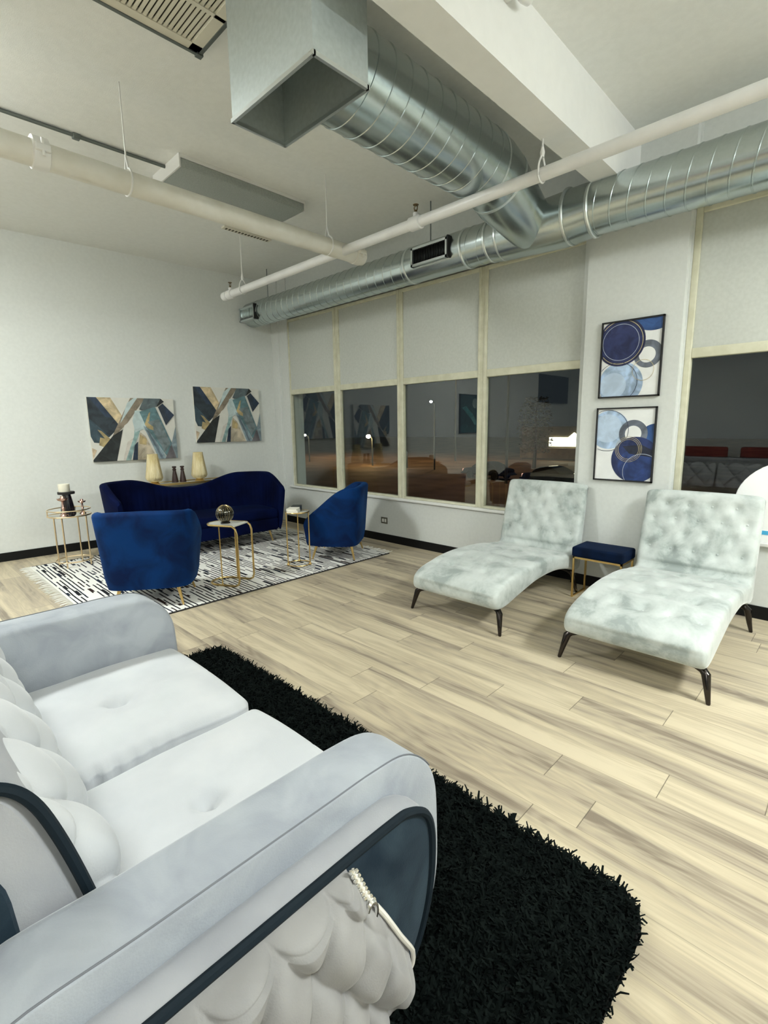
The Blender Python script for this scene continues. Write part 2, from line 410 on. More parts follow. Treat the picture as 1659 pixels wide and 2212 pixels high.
# ------------------------------------------------------------------ room shell
CZ = 3.70; YW = 4.60; YG = 4.66; YP = 4.53
XL0 = -7.2084; LS = .0727               # left wall: X = XL0 + LS*y  (it runs a few degrees off square)
XB = 4.6; YB = -8.2
def xl(y): return XL0 + LS * y
mb = MB(); mb.box(-7.95, XB + .2, YB - .2, YW + .3, -.12, 0); struct('floor', mb, M['floor'])
mb = MB(); mb.box(-7.95, XB + .2, YB - .2, YW + .3, CZ, CZ + .15); struct('ceiling', mb, M['ceiling'])
mb = MB(); a, b2 = YB - .2, YW + .3
mb.add([(xl(a), a, 0), (xl(b2), b2, 0), (xl(b2) - .15, b2, 0), (xl(a) - .15, a, 0), (xl(a), a, CZ), (xl(b2), b2, CZ), (xl(b2) - .15, b2, CZ), (xl(a) - .15, a, CZ)],
       [(0, 1, 5, 4), (2, 3, 7, 6), (0, 4, 7, 3), (1, 2, 6, 5), (4, 5, 6, 7), (3, 2, 1, 0)])
struct('wall_left', mb, M['wall'])
mb = MB(); mb.box(-7.9, XB + .2, YB - .2, YB, 0, CZ); struct('wall_back', mb, M['wall'])
mb = MB(); mb.box(XB, XB + .2, YB, YW + .3, 0, CZ); struct('wall_right', mb, M['wall'])
# window wall: parapet, end strips, pillar, header
SILL = .60
mb = MB(); mb.box(-7.0, XB, YW, YW + .25, 0, SILL - .02)
mb.box(-7.0, -6.50, YW, YW + .25, SILL - .02, CZ); mb.box(-1.98, -1.145, YW, YW + .25, SILL - .02, CZ)
mb.box(-6.5, -1.98, YW + .02, YW + .25, 3.12, CZ); mb.box(-1.145, XB, YW + .02, YW + .25, 3.12, CZ)
struct('wall_window', mb, M['wall'])
mb = MB(); mb.box(-1.92, -1.158, YP, YW + .1, 0, CZ); struct('trim_1', mb, M['wall'])
mb = MB(); mb.rbox(-6.88, -6.70, YW - .03, YW + .05, 0, CZ, .01, 2); struct('trim_2', mb, M['wall'])
mb = MB(); mb.rbox(-6.56, -1.92, YW - .035, YW + .06, SILL - .03, SILL, .006, 2); mb.rbox(-1.156, XB, YW - .035, YW + .06, SILL - .03, SILL, .006, 2); struct('trim_3', mb, M['white'])
mb = MB(); mb.box(-1.74, -1.55, YB, YW + .02, 3.30, CZ); struct('trim_4', mb, M['beam'])
# baseboards
mb = MB()
for (ya, yb) in ((YB, YW - .012),):
    mb.add([(xl(ya), ya, 0), (xl(yb), yb, 0), (xl(yb) + .012, yb, 0), (xl(ya) + .012, ya, 0), (xl(ya), ya, .102), (xl(yb), yb, .102), (xl(yb) + .012, yb, .102), (xl(ya) + .012, ya, .102)],
           [(0, 3, 7, 4), (1, 5, 6, 2), (3, 2, 6, 7), (4, 7, 6, 5), (0, 1, 2, 3), (0, 4, 5, 1)])
struct('baseboard_left', mb, M['base'])
mb = MB(); mb.box(-6.86, -1.93, YW - .012, YW + .01, 0, .10); mb.box(-1.932, -1.146, YP - .012, YP + .01, 0, .10); mb.box(-1.932, -1.92, YP, YW, 0, .1); mb.box(-1.158, -1.146, YP, YW, 0, .1); mb.box(-1.146, XB, YW - .012, YW + .01, 0, .10)
struct('baseboard_window', mb, M['base'])

# windows : each bay = lower pane + upper painted panel inside a yellowed frame
ZH = 2.00; ZR = 2.075; ZT = 3.10
def window(n, x0, x1, ml, mr):
    """glass from x0 to x1, mullion widths to left and right"""
    mb = MB(); y0, y1 = YW + .012, YW + .075
    mb.rbox(x0 - ml, x0, y0, y1, SILL, ZT, .006, 2); mb.rbox(x1, x1 + mr, y0, y1, SILL, ZT, .006, 2)
    mb.rbox(x0, x1, y0, y1, SILL, SILL + .025, .005, 2); mb.rbox(x0, x1, y0 + .006, y1, ZH, ZR, .006, 2); mb.rbox(x0, x1, y0, y1, ZT - .04, ZT, .006, 2)
    w = mb.build('window_%d' % n, M['frame']); w['kind'] = 'structure'
    mb = MB(); mb.box(x0 - .004, x1 + .004, YG - .006, YG + .002, SILL + .018, ZH + .006); mb.build('window_pane', M['glass'], w)
    mb = MB(); mb.rbox(x0 - .002, x1 + .002, y0 + .018, y1, ZR - .004, ZT - .036, .004, 2); mb.build('upper_panel', M['panel'], w)
window(1, -6.49, -5.455, .045, .041)
window(2, -5.335, -4.262, .038, .035)
window(3, -4.165, -3.092, .031, .03)
window(4, -2.985, -1.93, .038, .05)
# second vertical strip of each double mullion
mb = MB()
for (xa, xb_) in ((-5.414, -5.373), (-4.227, -4.196), (-3.062, -3.023)): mb.box(xa, xb_, YW + .022, YW + .07, SILL, ZT)
struct('trim_5', mb, M['frame'])
window(5, -1.098, .55, .047, .05)
window(6, .65, 2.2, .05, .05)
window(7, 2.3, 3.9, .05, .05)

# ------------------------------------------------------------------ outside at night
mb = MB(); mb.box(-160, 80, YW + .3, 160, -3.3, -3.)
g = mb.build('parking_ground', noisy('night_asphalt', (.07, .045, .025), (.15, .10, .06), .35, rough=.8, detail=8)); g['kind'] = 'structure'
GZ = -3.0
def street_lamp(x, y, z, e, r_, col, label):
    h = z - GZ; t = thing('street_lamp', label, 'street lamp', (x, y, GZ))
    mb = MB(); mb.tube([(0, 0, 0), (0, 0, h - .3), (0, -.15, h - .08), (0, -.5, h)], [.09, .06, .05, .05], 8); mb.build('pole', M['conduit'], t)
    mb = MB(); mb.ball((0, -.6, h), r_, 10, (1, 1.1, .8)); mb.build('lamp_head', plain('lamp_glow', col, .5, emit=e, ecol=col), t)
for a in [(-41.5, 40.6, .39, 260, .26, (1, .66, .30), 'distant street lamp with warm light seen through second window pane'),
          (-53.5, 40.6, .52, 160, .16, (1, .80, .55), 'distant small street lamp seen through the leftmost window pane'),
          (-32.3, 40.6, 3.9, 60, .13, (.9, .95, 1), 'distant street lamp with small white dot, high in third window pane'),
          (-36.1, 40.6, -1.0, 60, .16, (.95, .97, 1), 'distant low white lamp at left edge of third window pane')]: street_lamp(*a)
for (x, y, en, lb) in ((-38, 52, 5500, 'unseen lamp added to light the ground beyond the second window pane'), (-58, 50, 7000, 'unseen lamp added to light the ground beyond the first window pane'), (-20, 34, 2200, 'unseen lamp added to light the ground beyond the fourth window pane')):
    t = thing('added_ground_lamp', lb, 'street lamp', (x, y, GZ))  # added out of view above the panes, only to brighten the ground outside
    mb = MB(); mb.tube([(0, 0, 0), (0, 0, 14)], [.12, .07], 8); mb.build('pole', M['conduit'], t)
    mb = MB(); mb.rbox(-.3, .3, -.9, .1, 13.9, 14.1, .05, 2); mb.build('lamp_head', M['conduit'], t)
    sl = bpy.data.lights.new('added_ground_spot', 'SPOT'); sl.energy = en; sl.color = (1, .62, .32); sl.spot_size = math.radians(125); sl.spot_blend = .6; sl.shadow_soft_size = .3
    so = bpy.data.objects.new('added_ground_spot', sl); C.objects.link(so); so.parent = t; so.location = (0, -.4, 13.85)
t = thing('shop_building', 'distant low building with a brightly lit front seen through window beside pillar', 'building', (-27.2, 60, GZ))
mb = MB(); mb.box(-6, 8, .3, 9, 0, 4.1); mb.box(-6, 8, .1, .35, 3.0, 4.2); mb.build('wall', noisy('night_stucco', (.05, .04, .025), (.09, .07, .04), .5), t)
mb = MB(); mb.box(-2.05, 3.2, -.1, .3, 1.75, 2.85); mb.add([(.4, -.1, 2.85), (1.9, -.1, 2.85), (1.1, -.1, 3.45), (.4, .1, 2.85), (1.9, .1, 2.85), (1.1, .1, 3.45)], [(0, 1, 2), (5, 4, 3), (0, 3, 4, 1), (1, 4, 5, 2), (2, 5, 3, 0)]); mb.build('lit_front', plain('shop_glow', (1, .92, .66), .5, emit=5, ecol=(1, .92, .64)), t)
mb = MB(); mb.box(-6, 8, -.2, -.1, .2, 1.5); mb.build('canopy', noisy('night_awning', (.10, .06, .03), (.2, .13, .07), .8), t)
def car(x, y, rz, label, col):
    t = thing('car', label, 'car', (x, y, GZ), rz)
    pr = crom([(-2.1, .35), (-2.15, .6), (-2.0, .82), (-1.2, .92), (1.3, .95), (2.0, .86), (2.1, .6), (2.05, .35)], 4)
    mb = MB(); mb.loft(pr, [-.86, -.82, -.7, .7, .82, .86], [.08, .02, 0, 0, .02, .08], 'y'); mb.build('body', plain('car_paint', col, .15, .5, coat=1), t)
    pr = crom([(-1.2, .88), (-.55, 1.38), (.6, 1.42), (1.45, .92)], 5)
    mb = MB(); mb.loft(pr, [-.72, -.66, .66, .72], [.1, .02, .02, .1], 'y'); mb.build('cabin', plain('car_glass', (.01, .012, .014), .05, coat=1), t)
    for sx in (-1.3, 1.3):
        for sy in (-.8, .8):
            mb = MB(); mb.tube([(sx, sy - .1, .33), (sx, sy + .1, .33)], .33, 18); mb.build('wheel', M['black'], t)
    for sy in (-.6, .6):
        mb = MB(); mb.rbox(-2.2, -2.08, sy - .18, sy + .18, .56, .78, .03, 2); mb.build('tail_light', plain('tail_glow', (1, .5, .4), .4, emit=1.6, ecol=(1, .55, .45)), t)
car(-16.8, 35, -.25, 'dark parked car outside the window beside the pillar', (.05, .05, .055))
car(-23.2, 36.5, -.1, 'dark parked car farther left, tail light showing, left of the other parked car', (.04, .035, .035))
def tree(x, y, z1, w, label):
    t = thing('tree', label, 'tree', (x, y, GZ)); rnd = random.Random(int(abs(x * 7)))
    mb = MB(); mb.tube([(0, 0, 0), (.1, 0, 2), (0, .1, z1 - GZ - 1)], [.22, .16, .05], 8); mb.build('trunk', M['brown'], t)
    mb = MB(); H = z1 - GZ
    for i in range(1500):
        th = rnd.random() * 6.28; q = rnd.random() ** .5; zz = rnd.uniform(1.6, H); rad = w * (1 - ((zz - 1.6) / (H - 1.6) - .4) ** 2) * q
        c = Vector((rad * math.cos(th), rad * math.sin(th), zz)); s_ = rnd.uniform(.08, .22); a = rnd.uniform(0, 6.3)
        u = Vector((math.cos(a), math.sin(a), rnd.uniform(-.6, .6))) * s_; v = Vector((-math.sin(a), math.cos(a), rnd.uniform(-.6, .6))) * s_ * .6
        mb.add([c - u, c + v, c + u, c - v], [(0, 1, 2, 3)])
    mb.build('foliage', noisy('night_foliage', (.05, .045, .015), (.12, .10, .04), 2), t, fix=False)
tree(-25.0, 48, 4.2, 1.8, 'dark leafy tree outside, above and left of the lit shop front')
tree(-20.0, 51, 4.6, 1.8, 'dark leafy tree outside, directly above the lit shop front')
def hedge(x, y, w, h, label):
    mb = MB(); rnd = random.Random(int(abs(x * 10)))
    for i in range(3500):
        c = Vector((rnd.uniform(-w, w), rnd.uniform(-.9, .9), rnd.random() ** .7 * h)); s_ = rnd.uniform(.05, .14)
        a = rnd.uniform(0, 6.3); u = Vector((math.cos(a), math.sin(a), rnd.uniform(-.6, .6))) * s_; v = Vector((-math.sin(a), math.cos(a), rnd.uniform(-.6, .6))) * s_ * .6
        mb.add([c - u, c + v, c + u, c - v], [(0, 1, 2, 3)])
    o = mb.build('hedge', noisy('night_leaves', (.012, .014, .006), (.03, .03, .014), 3), None, fix=False); o.location = (x, y, GZ); tag(o, label, 'hedge')
hedge(-1.5, 17, 6, 2.2, 'low dark hedge outside the right-hand window')

# ------------------------------------------------------------------ ceiling lights (rows of surface fixtures)
def fixture(x, y, emit, label, z=CZ, drop=0.):
    t = thing('ceiling_light', label, 'ceiling light', (x, y, z - drop))
    hx, hy = .265, .63
    if drop:
        for sy in (-.45, .45): mb = MB(); mb.tube([(0, sy, -.01), (0, sy, drop)], .008, 8); mb.build('hanger_rod', M['white'], t)
    mb = MB(); mb.box(-hx, hx, -hy, hy, -.03, 0)
    if not emit: mb.box(-hx, hx, -hy, -hy + .012, -.10, -.03); mb.box(-hx, hx, hy - .012, hy, -.10, -.03)
    mb.build('housing', M['white'], t)
    mb = MB(); mb.rbox(-hx + .003, hx - .003, -hy + .012, hy - .012, -.098, -.028, .012, 2)
    mb.build('diffuser', plain('lit_lens', (.9, .95, 1), .4, emit=emit, ecol=(.95, 1.0, .97)) if emit else M['diff'], t)
    return t
fixture(-4.52, 2.67, 0, 'unlit grey rectangular ceiling light fixture beside the ivory pipe')
EM = 56
fixture(-4.52, -.55, EM * 1.0, 'lit ceiling light out of view, first in the left-hand row behind the camera', drop=.12)
fixture(1.0, -.9, EM * .38, 'lit ceiling light out of view, right of the grey loveseat', drop=.12)
fixture(1.6, 2.9, EM * 1.35, 'lit ceiling light out of view, near the right-hand windows', drop=.42)
fixture(-4.52, -4.6, EM * .6, 'lit ceiling light out of view, second in the left-hand row behind the camera', drop=.12)
fixture(1.0, -4.6, EM * .6, 'lit ceiling light out of view, far right behind the camera', drop=.12)
t = thing('ceiling_conduit', 'thin grey electrical conduit on ceiling running to the unlit light', 'conduit', (-4.545, .9, CZ))
mb = MB(); mb.tube([(-.02, -.85, -.016), (.02, 1.14, -.016)], .013, 8); mb.build('tube', M['conduit'], t)
mb = MB(); mb.rbox(-.025, .025, .46, .51, -.034, 0, .006, 2); mb.build('clamp', M['conduit'], t)
t = thing('slot_vent', 'small white slotted vent on ceiling above the sprinkler pipe end', 'vent', (-5.375, 3.32, CZ))
mb = MB(); mb.box(-.035, .035, -.30, .30, -.02, 0); mb.build('frame', M['cream'], t)
for k in range(14): mb = MB(); mb.box(-.02, .02, -.27 + k * .04, -.25 + k * .04, -.022, -.004); mb.build('slot', M['creamdark'], t)

# return-air grille on ceiling
t = thing('ceiling_vent', 'cream louvred return vent in grey frame on the ceiling', 'vent', (-2.74, 1.10, CZ))
mb = MB(); x0, x1, y0, y1 = -.335, .335, -.55, .55
for (a0, a1, b0, b1) in ((x0, x1, y0, y0 + .02), (x0, x1, y1 - .02, y1), (x0, x0 + .02, y0, y1), (x1 - .02, x1, y0, y1)): mb.box(a0, a1, b0, b1, -.05, 0)
mb.box(x0 - .006, x0 + .03, y1 - .03, y1 + .006, -.056, 0)
mb.build('outer_frame', M['conduit'], t)
mb = MB()
for (a0, a1, b0, b1) in ((x0 + .02, x1 - .02, y0 + .02, y0 + .08), (x0 + .02, x1 - .02, y1 - .08, y1 - .02), (x0 + .02, x0 + .075, y0, y1), (x1 - .075, x1 - .02, y0, y1), (-.012, .012, y0, y1)): mb.box(a0, a1, b0, b1, -.045, -.02)
mb.build('inner_frame', M['cream'], t)
mb = MB(); mb.box(x0 + .05, x1 - .05, y0 + .05, y1 - .05, -.012, -.004); mb.build('backing', M['creamdark'], t)
mb = MB(); k = y0 + .085
while k < y1 - .085:
    mb.box(x0 + .07, x1 - .07, k, k + .0185, -.04, -.036); k += .0265
mb.build('louvres', M['cream'], t)

# ------------------------------------------------------------------ ducts
def spiral(mb, x0, x1, r, yc, zc, pitch=.125, n=48, ridge=.004, axis='x', mi=0):
    prof = []; x = x0; prof.append((x0, 0))
    x = x0 + pitch * .6
    while x < x1 - .02:
        prof += [(x - .006, 0), (x - .003, ridge), (x + .003, ridge), (x + .006, 0)]; x += pitch
    prof.append((x1, 0)); V = []; F = []
    for (px_, d) in prof:
        for j in range(n):
            a = 2 * PI * j / n; edge = min(1, (px_ - x0) / .1, (x1 - px_) / .1); sh = pitch * .35 * math.sin(a) * max(0, edge)
            if axis == 'x': V.append((px_ + sh, yc + (r + d) * math.cos(a), zc + (r + d) * math.sin(a)))
            else: V.append((yc + (r + d) * math.cos(a), px_ + sh, zc + (r + d) * math.sin(a)))
    for i in range(len(prof) - 1):
        for j in range(n): F.append((i * n + j, i * n + (j + 1) % n, (i + 1) * n + (j + 1) % n, (i + 1) * n + j))
    F.append(tuple(range(n))); F.append(tuple(range((len(prof) - 1) * n, len(prof) * n)))
    mb.add(V, F, mi)
DY, DZ = 4.20, 3.155
t = thing('ventilation_duct', 'long silver spiral duct running above the windows', 'duct', (-3.5, DY, CZ))
mb = MB(); spiral(mb, -6.62, -3.62, .168, DY, DZ - .008); mb.build('duct_section', M['galv'], t, True)
mb = MB(); mb.tube([(-6.875, DY, DZ - .008), (-6.86, DY, DZ - .008), (-6.80, DY, DZ - .008), (-6.4, DY, DZ - .008)], [.03, .14, .17, .17], 40); mb.build('end_cap', M['galv'], t, True)
mb = MB(); mb.tube([(-3.64, DY, DZ - .006), (-2.92, DY, DZ - .006)], .172, 48); mb.build('duct_section', M['galv'], t, True)
mb = MB(); spiral(mb, -2.94, -2.60, .17, DY, DZ - .005); mb.build('duct_section', M['galv'], t, True)
mb = MB(); mb.tube([(-2.66, DY, DZ - .008), (-2.56, DY, DZ - .012), (-2.0, DY, DZ - .016), (-1.93, DY, DZ - .012)], [.175, .185, .205, .207], 48); mb.build('wye_body', M['galv'], t, True)
mb = MB(); mb.tube([(-1.95, DY, DZ - .012), (-1.74, DY, DZ)], [.205, .196], 48); mb.build('elbow', M['galv'], t, True)
mb = MB(); spiral(mb, -1.76, XB - .02, .192, DY, DZ); mb.build('duct_section', M['galv'], t, True)
for (x, r) in ((-3.63, .176), (-2.93, .176), (-2.67, .178), (-2.55, .188), (-1.94, .210), (-1.75, .199)):
    mb = MB(); mb.tube([(x - .014, DY, DZ - .006), (x - .007, DY, DZ - .006), (x + .007, DY, DZ - .006), (x + .014, DY, DZ - .006)], [r - .002, r + .004, r + .004, r - .002], 48); mb.build('collar', M['galvbright'], t, True)
def register(x0, x1, z0, z1, yf, nsl, dark):
    mb = MB(); b_ = .022
    for (a0, a1, c0, c1) in ((x0, x1, z0, z0 + b_), (x0, x1, z1 - b_, z1), (x0, x0 + b_, z0, z1), (x1 - b_, x1, z0, z1)): mb.box(a0, a1, yf, yf + .10, c0, c1)
    r_ = mb.build('air_register', M['galvbright'], t, True)
    mb = MB(); mb.box(x0 + b_, x1 - b_, yf + .03, yf + .05, z0 + b_, z1 - b_); mb.box(x1, x1 + .016, yf - .004, yf + .09, z0 - .004, z1 + .012); mb.build('dark_recess', M['black'], r_)
    mb = MB()
    for k in range(nsl):
        x = x0 + b_ + (x1 - x0 - 2 * b_) * (k + .5) / nsl; mb.box(x - .0022, x + .0022, yf + .012, yf + .03, z0 + b_, z1 - b_)
    mb.build('louvres', M['base'] if dark else M['galvbright'], r_)
    for c_ in list(r_.children): c_.data.transform(t.matrix_basis.inverted())
register(-3.50, -3.05, 3.065, 3.24, 4.005, 20, True)
register(-6.83, -6.44, 3.03, 3.22, 4.01, 9, False)
for x in (-6.35, -3.4, -.2, 2.5): mb = MB(); mb.tube([(x, DY, DZ + .16), (x, DY, CZ)], .006, 6); mb.build('hanger_rod', M['galvdark'], t, True)

BX, BZ, BR = -2.28, 3.38, .243
t = thing('branch_duct', 'large silver spiral duct with square end box, crossing the ceiling', 'duct', (BX, 2.6, CZ))
mb = MB(); spiral(mb, 1.878, 3.42, BR, BX, BZ, pitch=.135, axis='y', ridge=.004); mb.build('duct_section', M['galv'], t, True)
mb = MB(); mb.tube([(BX, 3.40, BZ), (BX, 3.50, BZ - .008), (BX, 3.60, BZ - .035), (BX, 3.72, BZ - .085), (BX + .01, 4.17, DZ - .01)], [BR, BR, BR - .002, BR - .006, .185], 48); mb.build('elbow', M['galv'], t, True)
for (p, q, r) in (((BX, 3.40, BZ), (BX, 3.418, BZ), BR + .004), ((BX, 3.625, BZ - .046), (BX, 3.641, BZ - .052), BR + .001)):
    mb = MB(); mb.tube([p, q], r, 48); mb.build('collar', M['galvbright'], t, True)
x0, x1, y0, y1, z0 = -2.59, -1.905, 1.55, 1.88, 3.09
mb = MB(); w_ = .008; mb.box(x0, x1, y0, y0 + w_, z0, CZ); mb.box(x0, x1, y1 - w_, y1, z0, CZ); mb.box(x0, x0 + w_, y0 + w_, y1 - w_, z0, CZ); mb.box(x1 - w_, x1, y0 + w_, y1 - w_, z0, CZ); mb.box(x0 + w_, x1 - w_, y0 + w_, y1 - w_, CZ - .06, CZ - .05); pb = mb.build('end_box', M['galvbox'], t, True)
mb = MB()
for (a0, a1, b0, b1) in ((x0 - .006, x1 + .006, y0 - .006, y0 + .01), (x0 - .006, x1 + .006, y1 - .01, y1 + .006), (x0 - .006, x0 + .01, y0, y1), (x1 - .01, x1 + .006, y0, y1)): mb.box(a0, a1, b0, b1, z0 - .008, z0 + .012)
mb.build('flange', M['galvbright'], t, True)
mb = MB(); mb.rbox(x0 - .018, x0, y0 + .02, y0 + .05, 3.56, 3.62, .004, 2); mb.build('latch', M['black'], t, True)

# ------------------------------------------------------------------ pipes
t = thing('water_pipe', 'thick ivory painted pipe under the ceiling, clamped at the left', 'pipe', (-3.71, 2.0, 3.12))
mb = MB(); mb.tube([(-3.71, -6, 3.12), (-3.71, 3.50, 3.105)], .073, 24); mb.build('pipe', M['pipeold'], t, True)
def coupling(y):
    mb = MB(); mb.tube([(-3.71, y - .045, 3.115), (-3.71, y - .04, 3.115), (-3.71, y + .04, 3.115), (-3.71, y + .045, 3.115)], [.078, .089, .089, .078], 24)
    for s_ in (-1, 1): mb.rbox(-3.71 + s_ * .09 - .02, -3.71 + s_ * .09 + .02, y - .04, y + .04, 3.115 - .02, 3.115 + .02, .008, 2); mb.tube([(-3.71 + s_ * .1, y, 3.07), (-3.71 + s_ * .1, y, 3.165)], .009, 8)
    return mb
mb = coupling(.92); mb.build('coupling', M['white'], t, True)
mb = coupling(3.46); mb.tube([(-3.71, 3.49, 3.105), (-3.71, 3.54, 3.105), (-3.71, 3.555, 3.105)], [.075, .07, .04], 24); mb.build('end_cap', M['pipeold'], t, True)
for y in (1.415, 3.11):
    mb = MB(); mb.tube([(-3.71, y, 3.27), (-3.71, y, CZ)], .0055, 6); mb.build('hanger_rod', M['white'], t, True)
    mb = MB(); mb.tube([(-3.71 + .08 * math.cos(a), y, 3.115 + .08 * math.sin(a) + (.08 if abs(a - PI / 2) < .1 else 0)) for a in [PI / 2 + k * 2 * PI / 20 for k in range(20)]], .007, 6, True); mb.build('hanger_clevis', M['white'], t, True)
SY, SZ = 3.26, 3.092
t = thing('sprinkler_pipe', 'slim white sprinkler pipe running parallel to the windows', 'pipe', (-2.5, SY, SZ))
mb = MB(); mb.tube([(-5.86, SY, SZ), (XB, SY, SZ)], .041, 20); mb.tube([(-5.875, SY, SZ), (-5.79, SY, SZ)], .05, 20); mb.build('pipe', M['pipe'], t, True)
for x in (-5.72, -2.79, 1.2):
    mb = MB(); mb.tube([(x - .055, SY, SZ), (x - .05, SY, SZ), (x + .05, SY, SZ), (x + .055, SY, SZ)], [.045, .053, .053, .045], 20); mb.tube([(x, SY, SZ), (x, SY, SZ + .075)], .022, 12); mb.build('tee', M['pipe'], t, True)
    mb = MB(); mb.tube([(x, SY, SZ + .07), (x, SY, SZ + .095)], .011, 8)
    mb.tube([(x - .012, SY, SZ + .09), (x - .018, SY, SZ + .115), (x, SY, SZ + .132)], .004, 6); mb.tube([(x + .012, SY, SZ + .09), (x + .018, SY, SZ + .115), (x, SY, SZ + .132)], .004, 6); mb.lathe([(.022, .13), (.024, .134), (.004, .137)], (x, SY, SZ), 12)
    mb.build('sprinkler_head', M['brass'], t, True)
for (x, zt) in ((-5.435, CZ), (-1.72, 3.31), (1.9, CZ)):
    mb = MB(); mb.tube([(x, SY, SZ + .13), (x, SY, zt)], .0065, 6); mb.lathe([(.012, .10), (.016, .13), (.007, .17)], (x, SY, SZ), 10); mb.build('hanger_rod', M['white'], t, True)
    mb = MB(); mb.tube(bend([(x, SY - .046, SZ - .02), (x, SY - .046, SZ + .05), (x, SY, SZ + .125), (x, SY + .046, SZ + .05), (x, SY + .046, SZ - .02)], .03), .006, 6); mb.ring((x, SY, SZ), .0, .0) if False else None
    mb.tube([(x, SY + .047 * math.cos(a), SZ + .047 * math.sin(a)) for a in [PI + k * PI / 12 for k in range(13)]], .006, 6); mb.build('hanger_clevis', M['white'], t, True)
t = thing('tube_fitting', 'white tube-shaped fitting beside the ceiling beam at top edge of view', 'fitting', (-1.475, 2.2, 3.60))
mb = MB(); mb.tube([(0, -.8, 0), (0, .36, 0), (0, .40, 0), (0, .42, 0)], [.034, .034, .026, .008], 16); mb.build('tube', M['white'], t)
for yy in (-.38, .295): mb = MB(); mb.box(-.075, -.03, yy - .02, yy + .02, -.02, .02); mb.build('bracket', M['white'], t)

# ------------------------------------------------------------------ grey loveseat (built in world coordinates)
S = thing('loveseat', 'pale grey velvet loveseat with tufted back standing on black shag rug', 'sofa', (-1.71, .45, 0))
def arm(side):
    inner, outer = (-.94, -.765) if side > 0 else (-2.48, -2.655)
    f = 1 if side > 0 else -1
    X = lambda d: inner + f * d
    pr = crom([(-.06, .16), (-.06, .40), (-.06, .62), (.02, .681), (.2, .681), (.4, .681), (.6, .681), (.74, .681), (.85, .668), (.93, .612), (.975, .53), (.988, .40), (.985, .22), (.93, .14), (.7, .14), (.4, .14), (.1, .14)], 5)
    xs = [X(d) for d in (0, .006, .018, .035, .145, .163, .168, .170)]
    mb = MB(); mb.loft(pr, xs, [.022, .012, .004, 0, 0, .0, .002, .006])
    A = mb.build('arm', M['grey'], S, True, angle=50)
    # top seam
    top = [(y, z) for (y, z) in pr if z > .5 and y > -.04]
    mb = MB(); mb.tube([(X(.1665), y + .0008, z + .0008) for (y, z) in top if y < .96], .0019, 6); sm = mb.build('seam', M['seam'], A); sm.data.transform(S.matrix_basis.inverted())
    # outer wrap panel, set slightly lower
    xo = [X(d) for d in (.165, .172, .19, .215, .235, .245)]
    pr2 = crom([(-.06, .20), (-.06, .40), (-.06, .55), (.03, .605), (.2, .609), (.4, .610), (.70, .610), (.79, .598), (.855, .545), (.872, .44), (.855, .30), (.80, .185), (.72, .165), (.4, .16), (.05, .16)], 6)
    mb = MB(); mb.loft(pr2, xo, [.016, .006, .0, .0, .004, .010])
    mb.build('wrap_band', M['wrapshade'], S, True, angle=50)
    # slate navy side panel, bulging outwards
    c = (.40, .38)
    mb = MB(); nr = 7; V = []; F = []; k = len(pr2)
    for i in range(nr + 1):
        s_ = 1 - i / nr
        for (y, z) in pr2:
            yy, zz = c[0] + (y - c[0]) * s_ * .985, c[1] + (z - c[1]) * s_ * .975
            b_ = .246 + .05 * (1 - s_ ** 2.6) * (.55 + .9 * max(0, min(1, (.62 - zz) / .35)) * .5)
            V.append((X(b_), yy, zz))
    for i in range(nr):
        for j in range(k): F.append((i * k + j, i * k + (j + 1) % k, (i + 1) * k + (j + 1) % k, (i + 1) * k + j))
    mb.add(V, F); mb.build('side_panel', M['navyv'], S, True, angle=60)
    # navy piping round the panel
    i0 = max(range(k), key=lambda i: pr2[i][1] - 3 * abs(pr2[i][0] + .0))
    path = [(X(.248), .40 + (y - .40) * .985, .38 + (z - .38) * .975) for (y, z) in pr2]
    mb = MB(); mb.tube(path, .0105, 8, True); mb.build('piping', M['piping'], S, True)
    return X
Xn = arm(1); Xf = arm(-1)
# woven fabric panel on the near arm's outer side
def trim_y(z):  # front edge of the woven panel at height z
    pts = [(.60, .575), (.53, .60), (.45, .645), (.36, .69), (.28, .735), (.235, .745), (.20, .72), (.17, .64)]
    if z >= pts[0][0]: return pts[0][1]
    for (z0, y0), (z1, y1) in zip(pts, pts[1:]):
        if z1 <= z <= z0: return y0 + (y1 - y0) * (z0 - z) / (z0 - z1)
    return pts[-1][1]
def weave(y, z):
    w = .115; a = (y * .86 + z * .62) / w; b = (y * .86 - z * .62) / w + .35
    ia, ib = math.floor(a), math.floor(b); fa, fb = a - ia, b - ib
    ca = 1 - (2 * fa - 1) ** 4; cb = 1 - (2 * fb - 1) ** 4
    ha = .6 * ca + .62 * math.sin(PI * (b + ia)); hb = .6 * cb - .62 * math.sin(PI * (a + ib))
    return max(ha, hb)
mb = MB()
def wfn(u, v):
    z = .598 - .43 * v; yf = trim_y(z); y = -.05 + (yf + .05) * u
    e = min(1, u * 30, (1 - u) * 14, v * 26, (1 - v) * 10)
    bul = .285 + .022 * math.sin(PI * min(1, v * 1.05)) + .012 * v
    return (-.94 + bul - .028 * (1 - e) ** 2 + (.046 * weave(y, z) - .012) * e - (.012 if v < .06 else 0), y, z)
mb.grid(210, 130, wfn); wv = mb.build('woven_panel', M['wovenshade'], S, True, angle=180)
mb = MB(); path = []
for k in range(29):
    z = .597 - .427 * k / 28; v = (.598 - z) / .43
    path.append((-.94 + .268 + .022 * math.sin(PI * min(1, v * 1.05)) + .012 * v, trim_y(z) + .003, z))
mb.tube(path, .0062, 8); mb.build('pearl_trim', M['pearl'], S, True)
mb = MB()
for k in range(16):
    z = .602 - k * .0062; y = trim_y(z) - .004 + (k % 2) * .012; v = max(0, (.598 - z) / .43)
    mb.ball((-.94 + .272 + .022 * math.sin(PI * v), y, z), .0058, 8)
